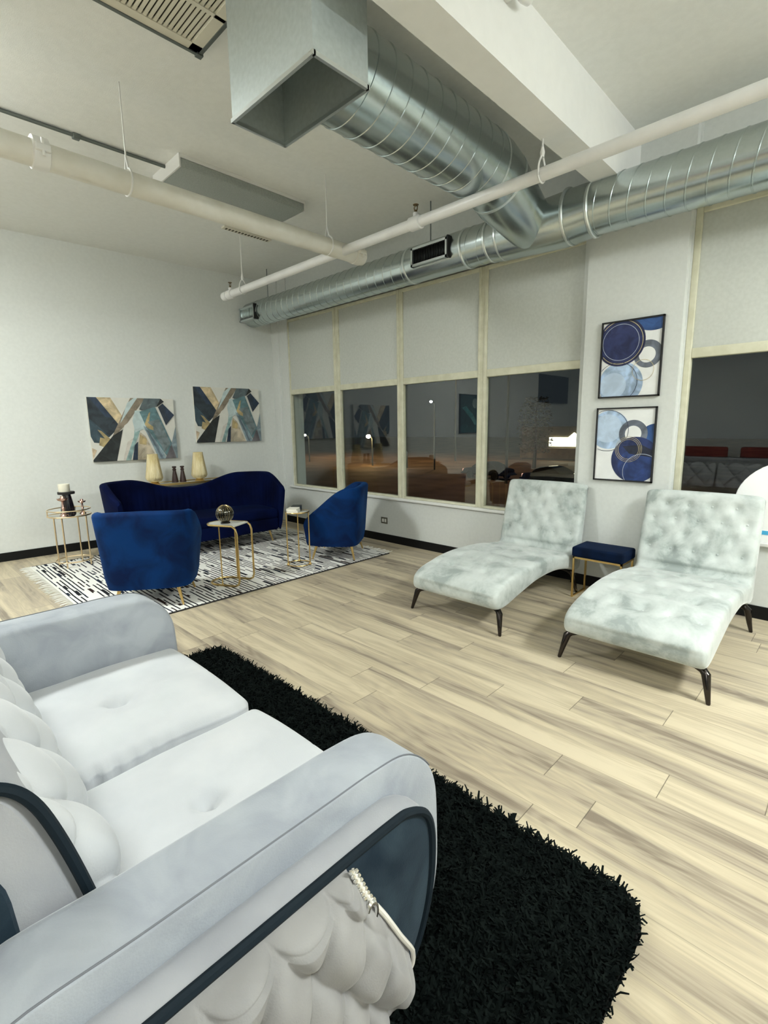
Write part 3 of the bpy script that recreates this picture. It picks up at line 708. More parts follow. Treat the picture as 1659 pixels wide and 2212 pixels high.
zc = .498; yc = trim_y(zc) - .012
mb.tube([(-.645, yc + .014 * math.cos(a), zc - .004 + .024 * math.sin(a)) for a in [k * 2 * PI / 16 for k in range(16)]], .005, 6, True)
mb.build('rhinestone_clasp', M['silver'], S, True)

# seat cushions
def cushion(x0, x1):
    cx_ = (x0 + x1) / 2
    def fn(P, u):
        if u[2] > 0:
            P[2] += .034 * (1 - abs(u[0]) ** 3) * (1 - abs(u[1]) ** 4) * u[2] - .006
            d = math.hypot(P[0] - cx_ - .02, P[1] - .56)
            P[2] -= .055 * math.exp(-(d / .034) ** 2) + .020 * math.exp(-(d / .10) ** 2)
            P[2] -= .004 * math.exp(-((P[0] - cx_ - .02) / .006) ** 2) * (P[1] > .45)
        if x0 > -1.7:
            P[2] -= .034 * max(0, -u[0]) ** 4 * (u[2] > 0) * (1 - .75 * max(0, u[1]))
        else:
            P[0] += max(0, u[0]) ** 6 * (.010 * math.sin(P[1] * 105 + 8 * P[2]) * max(0, .3 - u[1]) - .006 * (u[2] < .6))
        P[1] += .012 * (1 - u[0] ** 2) * max(0, u[1])
        P[0] += .008 * math.sin(u[1] * 5 + cx_) * abs(u[0]) ** 3
        return P
    mb = MB(); mb.rbox(x0, x1, .25, .955, .24, .412, .045, 5, (44, 44, 4), fn); o = mb.build('seat_cushion', M['greylight'], S, True, angle=180)
    mb = MB(); mb.ball((cx_ + .02, .56, .372), .011, 10, (1, 1, .5)); mb.build('button', M['greylight'], o); o.children[0].data.transform(S.matrix_basis.inverted())
cushion(-2.475, -1.708); cushion(-1.682, -.945)
# backrest: tufted face, sides, piping, navy rear
def back_y(z):  # front face of the frame slab
    return .235 - .19 * (z - .40)
mb = MB(); pr = crom([(.06, .40), (.215, .40), (.165, .68), (.115, .86), (.075, .93), (.03, .945), (-.005, .92), (.02, .70)], 5)
mb.loft(pr, [-2.47, -2.45, -2.42, -1.0, -.97, -.95], [.02, .005, 0, 0, .005, .02]); mb.build('backrest', M['wrapshade'], S, True, angle=50)
mb = MB(); front = [(y, z) for (y, z) in crom([(.222, .40), (.196, .55), (.17, .68), (.140, .80), (.112, .88), (.078, .925), (.03, .948)], 5, False)]
mb.tube([(-.953, y, z) for (y, z) in front], .0105, 8); mb.build('piping', M['piping'], S, True)
mb = MB(); mb.tube([(-2.467, y, z) for (y, z) in front], .0105, 8); mb.build('piping', M['piping'], S, True)
mb = MB(); mb.loft(crom([(-.07, .12), (.09, .12), (.078, .67), (.05, .80), (.0, .93), (-.05, .93), (-.075, .7)], 5), [-2.49, -2.47, -.965, -.942], [.015, 0, 0, .015]); mb.build('back_panel', M['navyv'], S, True, angle=50)
def tuft(x0, x1):
    def fn(u, v):
        x = x0 + (x1 - x0) * u; z = .40 + .515 * v
        a = (x - x0) / .25 + v * 1.9; b = (x - x0) / .25 - v * 1.9
        h = abs(math.sin(PI * a) * math.sin(PI * b)) ** .42
        ex = min(1, u * 14, (1 - u) * 14); ev = min(1, (1 - v) * 6, v * 8 + .5)
        e = math.sqrt(max(0, 1 - (1 - ex) ** 2)) * math.sqrt(max(0, 1 - (1 - ev) ** 2))
        y = .205 - .155 * v - .045 * (v ** 3) + e * (.045 + .056 * h + .03 * math.sin(PI * v))
        return (x, y, z + .012 * e * (1 - v))
    mb = MB(); mb.grid(110, 80, fn); mb.build('tufted_cushion', M['greylight'], S, True, angle=180)
tuft(-2.455, -1.70); tuft(-1.695, -.97)
mb = MB(); mb.rbox(-2.47, -.95, .0, .93, .13, .26, .02, 3); mb.build('base_frame', M['grey'], S, True)
for (x, y) in ((-2.5, .88), (-.92, .84), (-2.5, .02), (-.92, .02)):
    mb = MB(); mb.lathe([(.018, .0), (.030, .135)], (x, y, .03), 12); mb.build('leg', M['black'], S, True)

# ------------------------------------------------------------------ black shag rug
R_ = thing('shag_rug', 'black shaggy rug lying under the grey loveseat', 'rug', (-1.69, .5, 0))
rx0, rx1, ry0, ry1, rr = -3.07, -.33, -.55, 1.50, .12
def inrug(x, y):
    cx_ = max(rx0 + rr, min(rx1 - rr, x)); cy_ = max(ry0 + rr, min(ry1 - rr, y))
    return (x - cx_) ** 2 + (y - cy_) ** 2 <= rr * rr
prr = []
for (cx_, cy_, a0) in ((rx1 - rr, ry1 - rr, 0), (rx0 + rr, ry1 - rr, PI / 2), (rx0 + rr, ry0 + rr, PI), (rx1 - rr, ry0 + rr, 3 * PI / 2)):
    for k in range(9): a = a0 + k * PI / 16; prr.append((cx_ + rr * math.cos(a), cy_ + rr * math.sin(a)))
mb = MB(); mb.loft(prr, [.0, .012, .016], [0, 0, .01], 'z'); mb.build('backing', M['shagbase'], R_, True)
rnd = random.Random(3); V = []; F = []
def blade(x, y, L_):
    a = rnd.uniform(0, 2 * PI); dx, dy = math.cos(a), math.sin(a); w = rnd.uniform(.0026, .0052); le = rnd.uniform(.25, .9)
    b0 = rnd.uniform(-1, 1); p0 = (x, y, .012); p1 = (x + dx * L_ * le * .5, y + dy * L_ * le * .5, .012 + L_ * .62)
    a2 = a + b0; p2 = (p1[0] + math.cos(a2) * L_ * .5, p1[1] + math.sin(a2) * L_ * .5, .012 + L_ * rnd.uniform(.55, 1.05))
    o = len(V); nx, ny = -dy * w, dx * w
    V.extend([(p0[0] - nx, p0[1] - ny, p0[2]), (p0[0] + nx, p0[1] + ny, p0[2]), (p1[0] + nx, p1[1] + ny, p1[2]), (p1[0] - nx, p1[1] - ny, p1[2]), (p2[0] + nx * .7, p2[1] + ny * .7, p2[2]), (p2[0] - nx * .7, p2[1] - ny * .7, p2[2])])
    F.extend([(o, o + 1, o + 2, o + 3), (o + 3, o + 2, o + 4, o + 5)])
k = 0
while k < 70000:
    x, y = rnd.uniform(rx0, rx1), rnd.uniform(ry0, ry1)
    if not inrug(x, y): continue
    vis = y > .72 or x > -.72
    if not vis and rnd.random() > .05: continue
    blade(x, y, rnd.uniform(.020, .041)); k += 1
mb = MB(); mb.add(V, F); o = mb.build('shag_pile', M['shag'], R_, True, fix=False); o['kind'] = 'stuff'

# ------------------------------------------------------------------ striped rug
R_ = thing('striped_rug', 'black and white striped fringed rug under the blue seating', 'rug', (-5.29, 2.6, 0))
mb = MB(); mb.rbox(-6.58, -4.0, 1.06, 4.16, .0, .009, .004, 2); mb.build('weave', M['rug'], R_, True)
for xb in (-3.995, -6.585): mb = MB(); mb.rbox(xb - .009, xb + .009, 1.06, 4.16, .0, .010, .004, 2); mb.build('binding', M['rugedge'], R_, True)
for (y, d) in ((1.06, -1), (4.16, 1)):
    mb = MB(); x = -6.58; rnd = random.Random(5)
    while x < -4.02:
        w = rnd.uniform(-.02, .02); l_ = rnd.uniform(.07, .11)
        mb.tube([(x, y, .005), (x + w * .5, y + d * l_ * .4, .009), (x + w, y + d * l_ * .7, .005), (x + w + rnd.uniform(-.02, .02), y + d * l_, .004)], [.004, .0035, .005, .002], 5); x += .030
    mb.rbox(-6.58, -4.0, min(y, y - d * .02), max(y, y - d * .02), .004, .012, .003, 2)
    o = mb.build('fringe', M['fringe'], R_, True, fix=False); o['kind'] = 'stuff'

# ------------------------------------------------------------------ blue tub seating
def smooth(t): t = max(0, min(1, t)); return t * t * (3 - 2 * t)
def tub_path(hw, dp, fr, n, k1=10, k2=56, pull=0.):
    P = []
    for i in range(k1): P.append((-hw + pull * (1 - i / k1) ** 2, fr * (1 - i / k1)))
    for i in range(k2 + 1):
        a = PI + PI * i / k2; c_, s_ = math.cos(a), math.sin(a)
        P.append((hw * math.copysign(abs(c_) ** (2 / n), c_), -dp * abs(s_) ** (2 / n)))
    for i in range(1, k1 + 1): P.append((hw - pull * (i / k1) ** 2, fr * i / k1))
    return P
def resample(P, n):
    L_ = [0]
    for a, b in zip(P, P[1:]): L_.append(L_[-1] + math.hypot(b[0] - a[0], b[1] - a[1]))
    out = []; j = 0
    for i in range(n + 1):
        s_ = L_[-1] * i / n
        while j < len(P) - 2 and L_[j + 1] < s_: j += 1
        t_ = (s_ - L_[j]) / ((L_[j + 1] - L_[j]) or 1)
        out.append((P[j][0] + (P[j + 1][0] - P[j][0]) * t_, P[j][1] + (P[j + 1][1] - P[j][1]) * t_))
    return out
def tub(root, P, hfn, th, taper, zb, zs, pleats, mats, seat_front, flare=0.):
    n = len(P) - 1; V = []; F = []; NP = None
    for i, (x, y) in enumerate(P):
        a = P[max(0, i - 1)]; b = P[min(n, i + 1)]; dx, dy = b[0] - a[0], b[1] - a[1]; l = math.hypot(dx, dy); nx, ny = dy / l, -dx / l
        s_ = i / n; H = hfn(s_, x, y); endf = min(1, s_ * 14, (1 - s_) * 14); er = math.sqrt(max(0, 1 - (1 - endf) ** 2))
        t_ = th * (.55 + .45 * er); Hh = H - .06 * (1 - er)
        pl = .010 * (1 - abs(math.sin(PI * pleats * s_)) ** .5) * endf
        sec = []
        for q in range(7):
            z = zb + (Hh - .035 - zb) * q / 6; sec.append((-taper * (1 - q / 6) ** 1.5 - (.012 if q == 0 else 0) + flare * (q / 6) ** 2, z))
        o_ = flare
        sec += [(o_ - .006, Hh - .014), (o_ - .022, Hh - .003), (o_ - t_ * .5, Hh + .002), (o_ - t_ + .022, Hh - .004), (o_ - t_ + .005, Hh - .016), (o_ - t_, Hh - .04)]
        for q in range(1, 6):
            f_ = q / 5; sec.append((o_ * (1 - f_) - t_ - .015 * f_ - pl, Hh - .04 + (zs - .05 - Hh + .04) * f_))
        sec.append((-t_ - .03, zb + .02))
        if NP is None: NP = len(sec)
        for (d, z) in sec: V.append((x + nx * d, y + ny * d, z))
    for i in range(n):
        for j in range(NP - 1): F.append((i * NP + j, (i + 1) * NP + j, (i + 1) * NP + j + 1, i * NP + j + 1))
    F.append(tuple(range(NP))); F.append(tuple(reversed(range(n * NP, (n + 1) * NP))))
    mb = MB(); mb.add(V, F); mb.build('backrest', mats[0], root, angle=40)
    # seat : inner path closed by a front curve
    ring = []
    for i, (x, y) in enumerate(P):
        a = P[max(0, i - 1)]; b = P[min(n, i + 1)]; dx, dy = b[0] - a[0], b[1] - a[1]; l = math.hypot(dx, dy)
        ring.append((x - dy / l * (th + .012), y + dx / l * (th + .012)))
    step = max(1, n // 40); ring = ring[::step]
    ring += seat_front(ring[-1], ring[0])
    mb = MB(); mb.loft(ring, [zs - .13, zs - .12, zs - .09, zs - .03, zs - .008, zs], [.03, .01, 0, 0, .012, .035], 'z'); mb.build('seat_cushion', mats[0], root, angle=60)
    mb = MB(); mb.loft(ring, [zb, zb + .01, zs - .125], [.02, .004, 0], 'z'); mb.build('seat_base', mats[0], root, angle=50)
def cone_leg(root, x, y, dx, dy, z, r0, r1, m):
    mb = MB(); mb.tube([(x + dx, y + dy, .0), (x + dx, y + dy, .004), (x, y, z)], [r0 * .8, r0, r1], 12); mb.build('leg', m, root)
# armchair : local front = +Y
A = thing('armchair', 'royal blue velvet tub armchair seen from behind, beside the grey loveseat', 'armchair', (-4.47, 1.63, .010), math.atan2(-.81, .59) * -1 + 0 if False else math.atan2(.59, -.81) - PI / 2, 'blue tub armchairs')
P = resample(tub_path(.385, .33, .30, 4.2, 10, 56, .06), 96)
def hch(s_, x, y):
    t_ = max(0, min(1, (.33 - y) / .50)); return .50 + .335 * (.45 * t_ + .55 * smooth(t_)) - .012 * abs(x / .36) ** 3
tub(A, P, hch, .085, .03, .165, .43, 22, [M['blue']], lambda a, b: [(a[0] + (b[0] - a[0]) * k / 8, a[1] + .05 * math.sin(PI * k / 8)) for k in range(1, 8)], flare=.022)
for sx in (-1, 1):
    cone_leg(A, sx * .225, .18, sx * .05, .055, .20, .009, .019, M['gold'])
    cone_leg(A, sx * .225, -.20, sx * .05, -.05, .20, .009, .019, M['gold'])
A['label'] = 'royal blue velvet tub armchair with its back to the grey loveseat'
B = dup(A, (-4.43, 3.73, .010), math.atan2(-.6, -.8) - PI / 2, 'royal blue velvet tub armchair standing near the windows, facing the blue sofa')
# curved sofa : local front +Y -> world +X
SF = thing('curved_sofa', 'deep blue velvet sofa with wavy curved back along the left wall', 'sofa', (-6.03, 2.80, .010), -PI / 2 - .0727)
P = resample(tub_path(1.05, .42, .40, 3.2, 14, 80, .05), 160)
def hsf(s_, x, y):
    u = abs(x) / 1.05
    h = .745 + .145 * smooth((u - .08) / .62)
    return h - .13 * smooth((y + .10) / .45)
tub(SF, P, hsf, .085, .05, .15, .43, 46, [M['blued']], lambda a, b: [(a[0] + (b[0] - a[0]) * k / 20, a[1] + .03 * math.sin(PI * k / 20)) for k in range(1, 20)], flare=.02)
for sx in (-1, 1):
    cone_leg(SF, sx * .80, .30, sx * .03, .05, .18, .009, .017, M['gold'])
    cone_leg(SF, sx * .80, -.22, sx * .03, -.05, .18, .009, .017, M['gold'])

# ------------------------------------------------------------------ console and what stands on it
CT = thing('console_table', 'slim gold console table with glass top behind the curved blue sofa', 'console table', (-6.76, 2.95, 0), -.0727)
mb = MB(); mb.rbox(-.15, .15, -.62, .62, .775, .79, .004, 2); mb.build('tabletop', M['topglass'], CT)
mb = MB()
for (a0, a1, b0, b1) in ((-.16, -.148, -.63, .63), (.148, .16, -.63, .63), (-.16, .16, -.63, -.618), (-.16, .16, .618, .63)): mb.box(a0, a1, b0, b1, .765, .795)
mb.build('rim', M['gold'], CT)
for sx in (-1, 1):
    for sy in (-1, 1): mb = MB(); mb.box(sx * .15 - .009, sx * .15 + .009, sy * .62 - .009, sy * .62 + .009, 0, .77); mb.build('leg', M['gold'], CT)
TZ = .79
def hurricane(x, y, label):
    t = thing('hurricane_vase', label, 'vase', (x, y, TZ), 0, None)
    mb = MB(); mb.lathe([(.062, 0), (.066, .006), (.05, .02), (.045, .035)], n=24); mb.build('foot', M['gold'], t)
    mb = MB(); mb.lathe([(.05, .03), (.085, .045), (.104, .075), (.104, .095), (.092, .18), (.078, .28), (.066, .37), (.064, .395), (.058, .395), (.062, .36), (.095, .10), (.04, .05)], n=96, ribs=32, ramp=.06); mb.build('ribbed_shade', M['amber'], t, angle=60)
hurricane(-6.74, 2.56, 'gold ribbed glass vase on console, left of the two dark bottles')
hurricane(-6.70, 3.16, 'gold ribbed glass vase on console, right of the two dark bottles')
def bottle(x, y, label):
    t = thing('candle_holder', label, 'candle holder', (x, y, TZ))
    mb = MB(); mb.lathe([(.042, 0), (.043, .01), (.036, .06), (.026, .12), (.02, .155), (.019, .16), (.025, .168), (.025, .178), (.018, .184), (.018, .195), (.027, .20), (.027, .215), (.02, .218)], n=20); mb.build('body', M['brown'], t)
bottle(-6.74, 2.83, 'dark brown bottle-shaped candle holder on console, left one of the pair')
bottle(-6.73, 2.935, 'dark brown bottle-shaped candle holder on console, right one of the pair')

# ------------------------------------------------------------------ small tables
TT = thing('tray_table', 'round gold tray table with gallery rail beside the left armchair', 'side table', (-6.30, 1.44, .010))
mb = MB(); mb.lathe([(.20, .565), (.205, .568), (.205, .576), (.20, .578)], n=40); mb.build('tray', M['mirror'], TT)
mb = MB(); mb.ring((0, 0, .572), .207, .008); mb.ring((0, 0, .635), .207, .006)
for k in range(3): a = PI / 6 + k * 2 * PI / 3; mb.tube([(.207 * math.cos(a), .207 * math.sin(a), .57), (.207 * math.cos(a), .207 * math.sin(a), .635)], .006, 8)
mb.build('gallery_rail', M['goldpale'], TT)
for k in range(4):
    a = PI / 4 + .1 + k * PI / 2; c_, s_ = math.cos(a) * .17, math.sin(a) * .17
    mb = MB(); mb.tube([(c_, s_, .0), (c_, s_, .565)], .008, 8); mb.build('leg', M['goldpale'], TT)
mb = MB(); mb.ring((0, 0, .065), .178, .008); mb.build('base_ring', M['goldpale'], TT)
t = thing('pillar_candle_holder', 'tapered dark candle holder with ivory candle on the tray table', 'candle holder', (-6.33, 1.44, .588))
mb = MB(); mb.lathe([(.075, 0), (.076, .008), (.045, .20), (.042, .222)], n=28); mb.build('body', M['darkcer'], t)
mb = MB(); mb.lathe([(.05, .22), (.082, .224), (.084, .246), (.08, .25)], n=28); mb.build('dish', M['black'], t)
mb = MB(); mb.lathe([(.055, .25), (.056, .252), (.056, .332), (.052, .336)], (-.012, -.012, 0), 28); mb.build('candle', M['candle'], t)
def stick(x, y, s_, label):
    t = thing('candlestick', label, 'candlestick', (x, y, .588))
    mb = MB(); mb.lathe([(.04 * s_, 0), (.038 * s_, .008 * s_), (.014 * s_, .03 * s_), (.011 * s_, .06 * s_), (.017 * s_, .075 * s_), (.011 * s_, .09 * s_), (.012 * s_, .14 * s_), (.042 * s_, .155 * s_), (.05 * s_, .172 * s_), (.02 * s_, .175 * s_), (.016 * s_, .195 * s_)], n=24); mb.build('stem', M['rose'], t)
stick(-6.21, 1.37, 1.12, 'rose gold candlestick in front of the dark candle holder')
stick(-6.24, 1.56, .84, 'shorter rose gold candlestick at the right edge of the tray table')

# C-shaped table: local +X towards the bent tubes
CTB = thing('c_table', 'gold C-frame side table with ribbed ball, between armchair and curved sofa', 'side table', (-4.33, 2.31, .010), math.atan2(.45, .89))
hw = .125; xl_, xr = -.13, .15; zt = .59
def uloop(z, grow=0.):
    P_ = [(xr - .06, -hw, z), (xl_ + .03, -hw, z)]
    for k in range(1, 12): a = -PI / 2 - PI * k / 12; P_.append((xl_ + .03 + hw * math.cos(a), hw * math.sin(a), z))
    return P_ + [(xl_ + .03, hw, z), (xr - .06, hw, z)]
mb = MB()
path = [(xr, -hw, .3)] + [(xr, -hw, .07)] + [(xr - .012, -hw, .03), (xr - .05, -hw, .012)] + uloop(.012) + [(xr - .05, hw, .012), (xr - .012, hw, .03), (xr, hw, .07), (xr, hw, .3)]
mb.tube(path, .0095, 8)
path = [(xr, -hw, .3), (xr, -hw, zt - .07), (xr - .015, -hw, zt - .025), (xr - .05, -hw, zt)] + uloop(zt) + [(xr - .05, hw, zt), (xr - .015, hw, zt - .025), (xr, hw, zt - .07), (xr, hw, .3)]
mb.tube(path, .0095, 8); mb.build('tube_frame', M['gold'], CTB)
for s_ in (-1, 1): mb = MB(); mb.tube([(-.04, s_ * hw, .012), (-.04, s_ * hw, zt)], .006, 8); mb.build('leg', M['gold'], CTB)
mb = MB(); pr = [(p[0], p[1]) for p in uloop(0)]; pr[0] = (xr - .03, -hw + .004); pr[-1] = (xr - .03, hw - .004); mb.loft(pr, [zt - .006, zt + .006], [.004, .004], 'z'); mb.build('tabletop', M['topglass'], CTB)
t = thing('glass_ball', 'ribbed black and gold mirrored ball on the C-frame side table', 'ornament', (-4.375, 2.285, zt + .016))
mb = MB(); mb.lathe([(.045, 0), (.045, .006), (.03, .012)], n=20); mb.build('stand', M['black'], t)
mb = MB(); mb.ball((0, 0, .092), .084, 96, ribs=18); mb.build('ball', M['mercury'], t, angle=80)
mb = MB()
for k in range(18):
    a = 2 * PI * k / 18; mb.tube([(.0815 * math.sin(th) * math.cos(a), .0815 * math.sin(th) * math.sin(a), .092 + .0845 * math.cos(th)) for th in [PI * q / 16 for q in range(1, 16)]], .0013, 5)
mb.build('rib_lines', M['gold'], t)

DT = thing('drink_table', 'small round gold drink table holding books beside the window armchair', 'side table', (-4.38, 3.13, .010), 0)
mb = MB(); mb.lathe([(.118, .585), (.125, .588), (.125, .596), (.118, .6)], n=36); mb.build('tabletop', M['topglass'], DT)
mb = MB(); mb.ring((0, 0, .594), .125, .007); mb.build('rim', M['gold'], DT)
dirs = [Vector((-.064, -.139, 0)).normalized(), Vector((.102, .081, 0)).normalized(), Vector((-.15, .11, 0)).normalized()]
for d in dirs: mb = MB(); p = d * .122; mb.tube([(p.x, p.y, .02), (p.x, p.y, .59)], .007, 8); mb.ball((p.x, p.y, .016), .016, 10); mb.build('leg', M['gold'], DT)
mb = MB(); mb.ring((0, 0, .016), .122, .006); mb.build('base_ring', M['gold'], DT)
def book(x, y, z, w, d, h, rz, mat, label):
    t = thing('book', label, 'book', (x, y, z), rz)
    mb = MB(); mb.rbox(-w / 2, w / 2, -d / 2, d / 2, 0, .003, .001, 2); mb.rbox(-w / 2, w / 2, -d / 2, d / 2, h - .003, h, .001, 2); mb.rbox(-w / 2, -w / 2 + .004, -d / 2, d / 2, 0, h, .001, 2); mb.build('cover', mat, t)
    mb = MB(); mb.box(-w / 2 + .004, w / 2 - .004, -d / 2 + .003, d / 2 - .003, .003, h - .003); mb.build('pages', M['pages'] if mat is not M['bookdark'] else M['bookdark'], t)
book(-4.36, 3.07, 0.611, .12, .145, .02, .75, M['pages'], 'white book lying at bottom of stack on the drink table')
book(-4.365, 3.07, 0.631, .115, .135, .022, .68, M['pages'], 'smaller white book on top of the other white book')
book(-4.46, 3.18, 0.611, .10, .135, .045, .75, M['bookdark'], 'dark book lying behind the white books on drink table')

# ------------------------------------------------------------------ chaises
def chaise(loc, label):
    T = thing('chaise_lounge', label, 'chaise lounge', loc, 0, 'seafoam chaise lounges')
    hw = .395
    top = [(-.70, .185), (-.735, .235), (-.715, .305), (-.62, .355), (-.40, .400), (-.12, .418), (.16, .405), (.40, .375), (.545, .355)]
    bot = [(.70, .20), (.60, .195), (.46, .235), (.20, .275), (-.10, .268), (-.36, .222), (-.58, .178)]
    back = [(.60, .375), (.615, .45), (.66, .62), (.715, .80), (.745, .915), (.765, .948), (.79, .955), (.81, .935), (.805, .88), (.775, .66), (.74, .45), (.725, .30)]
    prof = crom(top + back + bot, 7)
    xs = [-hw, -hw + .004, -hw + .014, -hw + .03] + [(-hw + .05) + (2 * hw - .1) * i / 44 for i in range(45)] + [hw - .03, hw - .014, hw - .004, hw]
    ins = [.034, .018, .006, .001] + [0] * 45 + [.001, .006, .018, .034]
    arc = [0]
    for a, b in zip(prof, prof[1:]): arc.append(arc[-1] + math.hypot(b[0] - a[0], b[1] - a[1]))
    ntop = 7 * (len(top) + 6)
    B_ = []
    rows = [(-.50, 0), (-.28, 1), (-.06, 0), (.16, 1), (.36, 0)]
    for (y, o) in rows:
        for k in range(-2, 3):
            x = k * .155 + (.0775 if o else 0)
            if abs(x) < .34: B_.append((x, y, None))
    for (z, o) in ((.52, 0), (.635, 1), (.75, 0), (.86, 1)):
        for k in range(-2, 3):
            x = k * .155 + (.0775 if o else 0)
            if abs(x) < .34: B_.append((x, None, z))
    def fn(q, i, nr):
        x, y, z = q
        if i > ntop: return q
        d = 0
        seat = y < .5 and z > .28; bk = z > .42
        for (bx, by, bz) in B_:
            if by is not None and seat and not bk: r = (x - bx) ** 2 + (y - by) ** 2
            elif bz is not None and bk and y < .77: r = (x - bx) ** 2 + (z - bz) ** 2
            else: continue
            d += .022 * math.exp(-r / .0008) + .010 * math.exp(-r / .0045)
        puff = .012 * (1 - (x / hw) ** 4) if (seat or bk) else 0
        return (x, y - nr[0] * (d - puff), z - nr[1] * (d - puff))
    # split the profile into seat and backrest meshes at the crease
    mb = MB(); mb.loft(prof, xs, ins, fn=fn); mb.build('upholstered_body', M['chaise'], T, angle=55)
    tp = [p for p in prof[:ntop]]
    for (bx, by, bz) in B_:
        mb = MB(); pf = .012 * (1 - (bx / hw) ** 4) - .028
        if by is not None:
            zz = min([p for p in tp if p[1] > .28 and p[0] < .5], key=lambda p: abs(p[0] - by))[1]; mb.ball((bx, by, zz + pf), .009, 8, (1, 1, .5))
        else:
            yy = min([p for p in tp if p[1] > .42 and p[0] < .77], key=lambda p: abs(p[1] - bz))[0]; mb.ball((bx, yy - pf, bz), .009, 8, (1, .5, 1))
        mb.build('button', M['chaise'], T)
    for sx in (-1, 1):
        for (y0, z0, dy) in ((-.66, .172, -.045), (.56, .19, .03)):
            mb = MB(); x1 = sx * (hw - .015); xf = sx * (hw + .022)
            mb.tube([(xf, y0 + dy, 0), (xf, y0 + dy, .004), (xf - sx * .014, y0 + dy * .62, .075), (xf - sx * .029, y0 + dy * .2, z0 - .022), (x1 - sx * .012, y0 + .004, z0 - .003), (x1 - sx * .05, y0 + .014, z0 + .004), (x1 - sx * .15, y0 + .03, z0 + .006)], [.0095, .0115, .017, .0235, .022, .016, .009], 14); mb.build('leg', M['gunmetal'], T)
    return T
c1 = chaise((-2.185, 3.685, 0), 'seafoam crushed velvet chaise lounge left of the navy stool, nearer the blue seating')
c2 = dup(c1, (-.895, 3.665, 0), 0, 'seafoam crushed velvet chaise lounge right of the navy stool')

# stool
ST = thing('stool', 'navy cushioned stool on thin gold legs between the two chaises', 'stool', (-1.55, 4.27, 0))
mb = MB(); mb.rbox(-.215, .215, -.15, .15, .365, .455, .02, 4, (4, 4, 2)); mb.build('cushion', M['navycush'], ST)
mb = MB()
for (a0, a1, b0, b1) in ((-.205, .205, -.14, -.125), (-.205, .205, .125, .14), (-.205, -.19, -.14, .14), (.19, .205, -.14, .14)): mb.box(a0, a1, b0, b1, .35, .366)
mb.build('rail', M['gold'], ST)
for sx in (-1, 1):
    for sy in (-1, 1): mb = MB(); mb.box(sx * .1975 - .0075, sx * .1975 + .0075, sy * .1325 - .0075, sy * .1325 + .0075, 0, .352); mb.build('leg', M['gold'], ST)
mb = MB()
for sx in (-1, 1): mb.box(sx * .1975 - .007, sx * .1975 + .007, -.13, .13, .0, .012)
mb.build('foot_bar', M['gold'], ST)

# ------------------------------------------------------------------ pictures
def clip(poly, w, h):
    for (ax, sg, lim) in ((0, -1, 0), (0, 1, w), (1, -1, 0), (1, 1, h)):
        out = []
        for i in range(len(poly)):
            a, b = poly[i - 1], poly[i]; ia, ib = sg * a[ax] <= sg * lim + 1e-9, sg * b[ax] <= sg * lim + 1e-9
            if ia != ib:
                t_ = (lim - a[ax]) / (b[ax] - a[ax]); out.append((a[0] + (b[0] - a[0]) * t_, a[1] + (b[1] - a[1]) * t_))
            if ib: out.append(b)
        poly = out
        if not poly: return []
    return poly
def disc(cx_, cy_, r, n=48, sq=1.): return [(cx_ + r * math.cos(2 * PI * k / n), cy_ + sq * r * math.sin(2 * PI * k / n)) for k in range(n)]
def canvas(name, label, w, h, layers, place, frame, thick, group):
    """layers: (polygon in units of the canvas width/height, y down, colour) ; place maps (u,v,d) to world"""
    t = thing(name, label, 'painting', place(w / 2, h / 2, 0), 0, group)
    mb = MB(); cols = []
    def mi(c):
        if c not in cols: cols.append(c)
        return cols.index(c)
    i0 = mi(layers[0][1])
    fr = .012 if frame else 0
    V = [place(u, v, d) for d in (0, thick) for (u, v) in ((fr, fr), (w - fr, fr), (w - fr, h - fr), (fr, h - fr))]
    mb.add(V, [(0, 1, 2, 3), (7, 6, 5, 4), (0, 4, 5, 1), (1, 5, 6, 2), (2, 6, 7, 3), (3, 7, 4, 0)], i0)
    for k, L_ in enumerate(layers[1:]):
        poly, col = L_[0], L_[1]; d = thick + .0004 * (k + 1)
        if len(L_) > 2 and L_[2] == 'ring':
            cx_, cy_, r, wd = poly; n = 56
            for q in range(n):
                a0, a1 = 2 * PI * q / n, 2 * PI * (q + 1) / n
                pp = [(cx_ + (r + s_ * wd / 2) * math.cos(a), cy_ + (r + s_ * wd / 2) * math.sin(a) * (w / h)) for (s_, a) in ((-1, a0), (1, a0), (1, a1), (-1, a1))]
                pp = clip([(u * w, v * h) for (u, v) in pp], w - fr, h - fr)
                if len(pp) > 2 and min(p[0] for p in pp) >= fr - .001: mb.add([place(u, v, d) for (u, v) in pp], [tuple(range(len(pp)))], mi(col))
        else:
            pp = [(u * w, v * h) for (u, v) in poly]
            pp = clip([(max(u, -9), v) for (u, v) in pp], w - fr, h - fr)
            if fr: pp = [(max(fr, u), max(fr, v)) for (u, v) in pp]
            if len(pp) > 2: mb.add([place(u, v, d) for (u, v) in pp], [tuple(range(len(pp)))], mi(col))
    mb.build('canvas', [paint(c) for c in cols], t, True, fix=False)
    if frame:
        mb = MB()
        for (u0, u1, v0, v1) in ((0, w, 0, fr), (0, w, h - fr, h), (0, fr, 0, h), (w - fr, w, 0, h)):
            V = [place(u, v, d) for d in (-.0, thick + .012) for (u, v) in ((u0, v0), (u1, v0), (u1, v1), (u0, v1))]
            mb.add(V, [(0, 1, 2, 3), (7, 6, 5, 4), (0, 4, 5, 1), (1, 5, 6, 2), (2, 6, 7, 3), (3, 7, 4, 0)])
        mb.build('frame', M['black'], t, True)
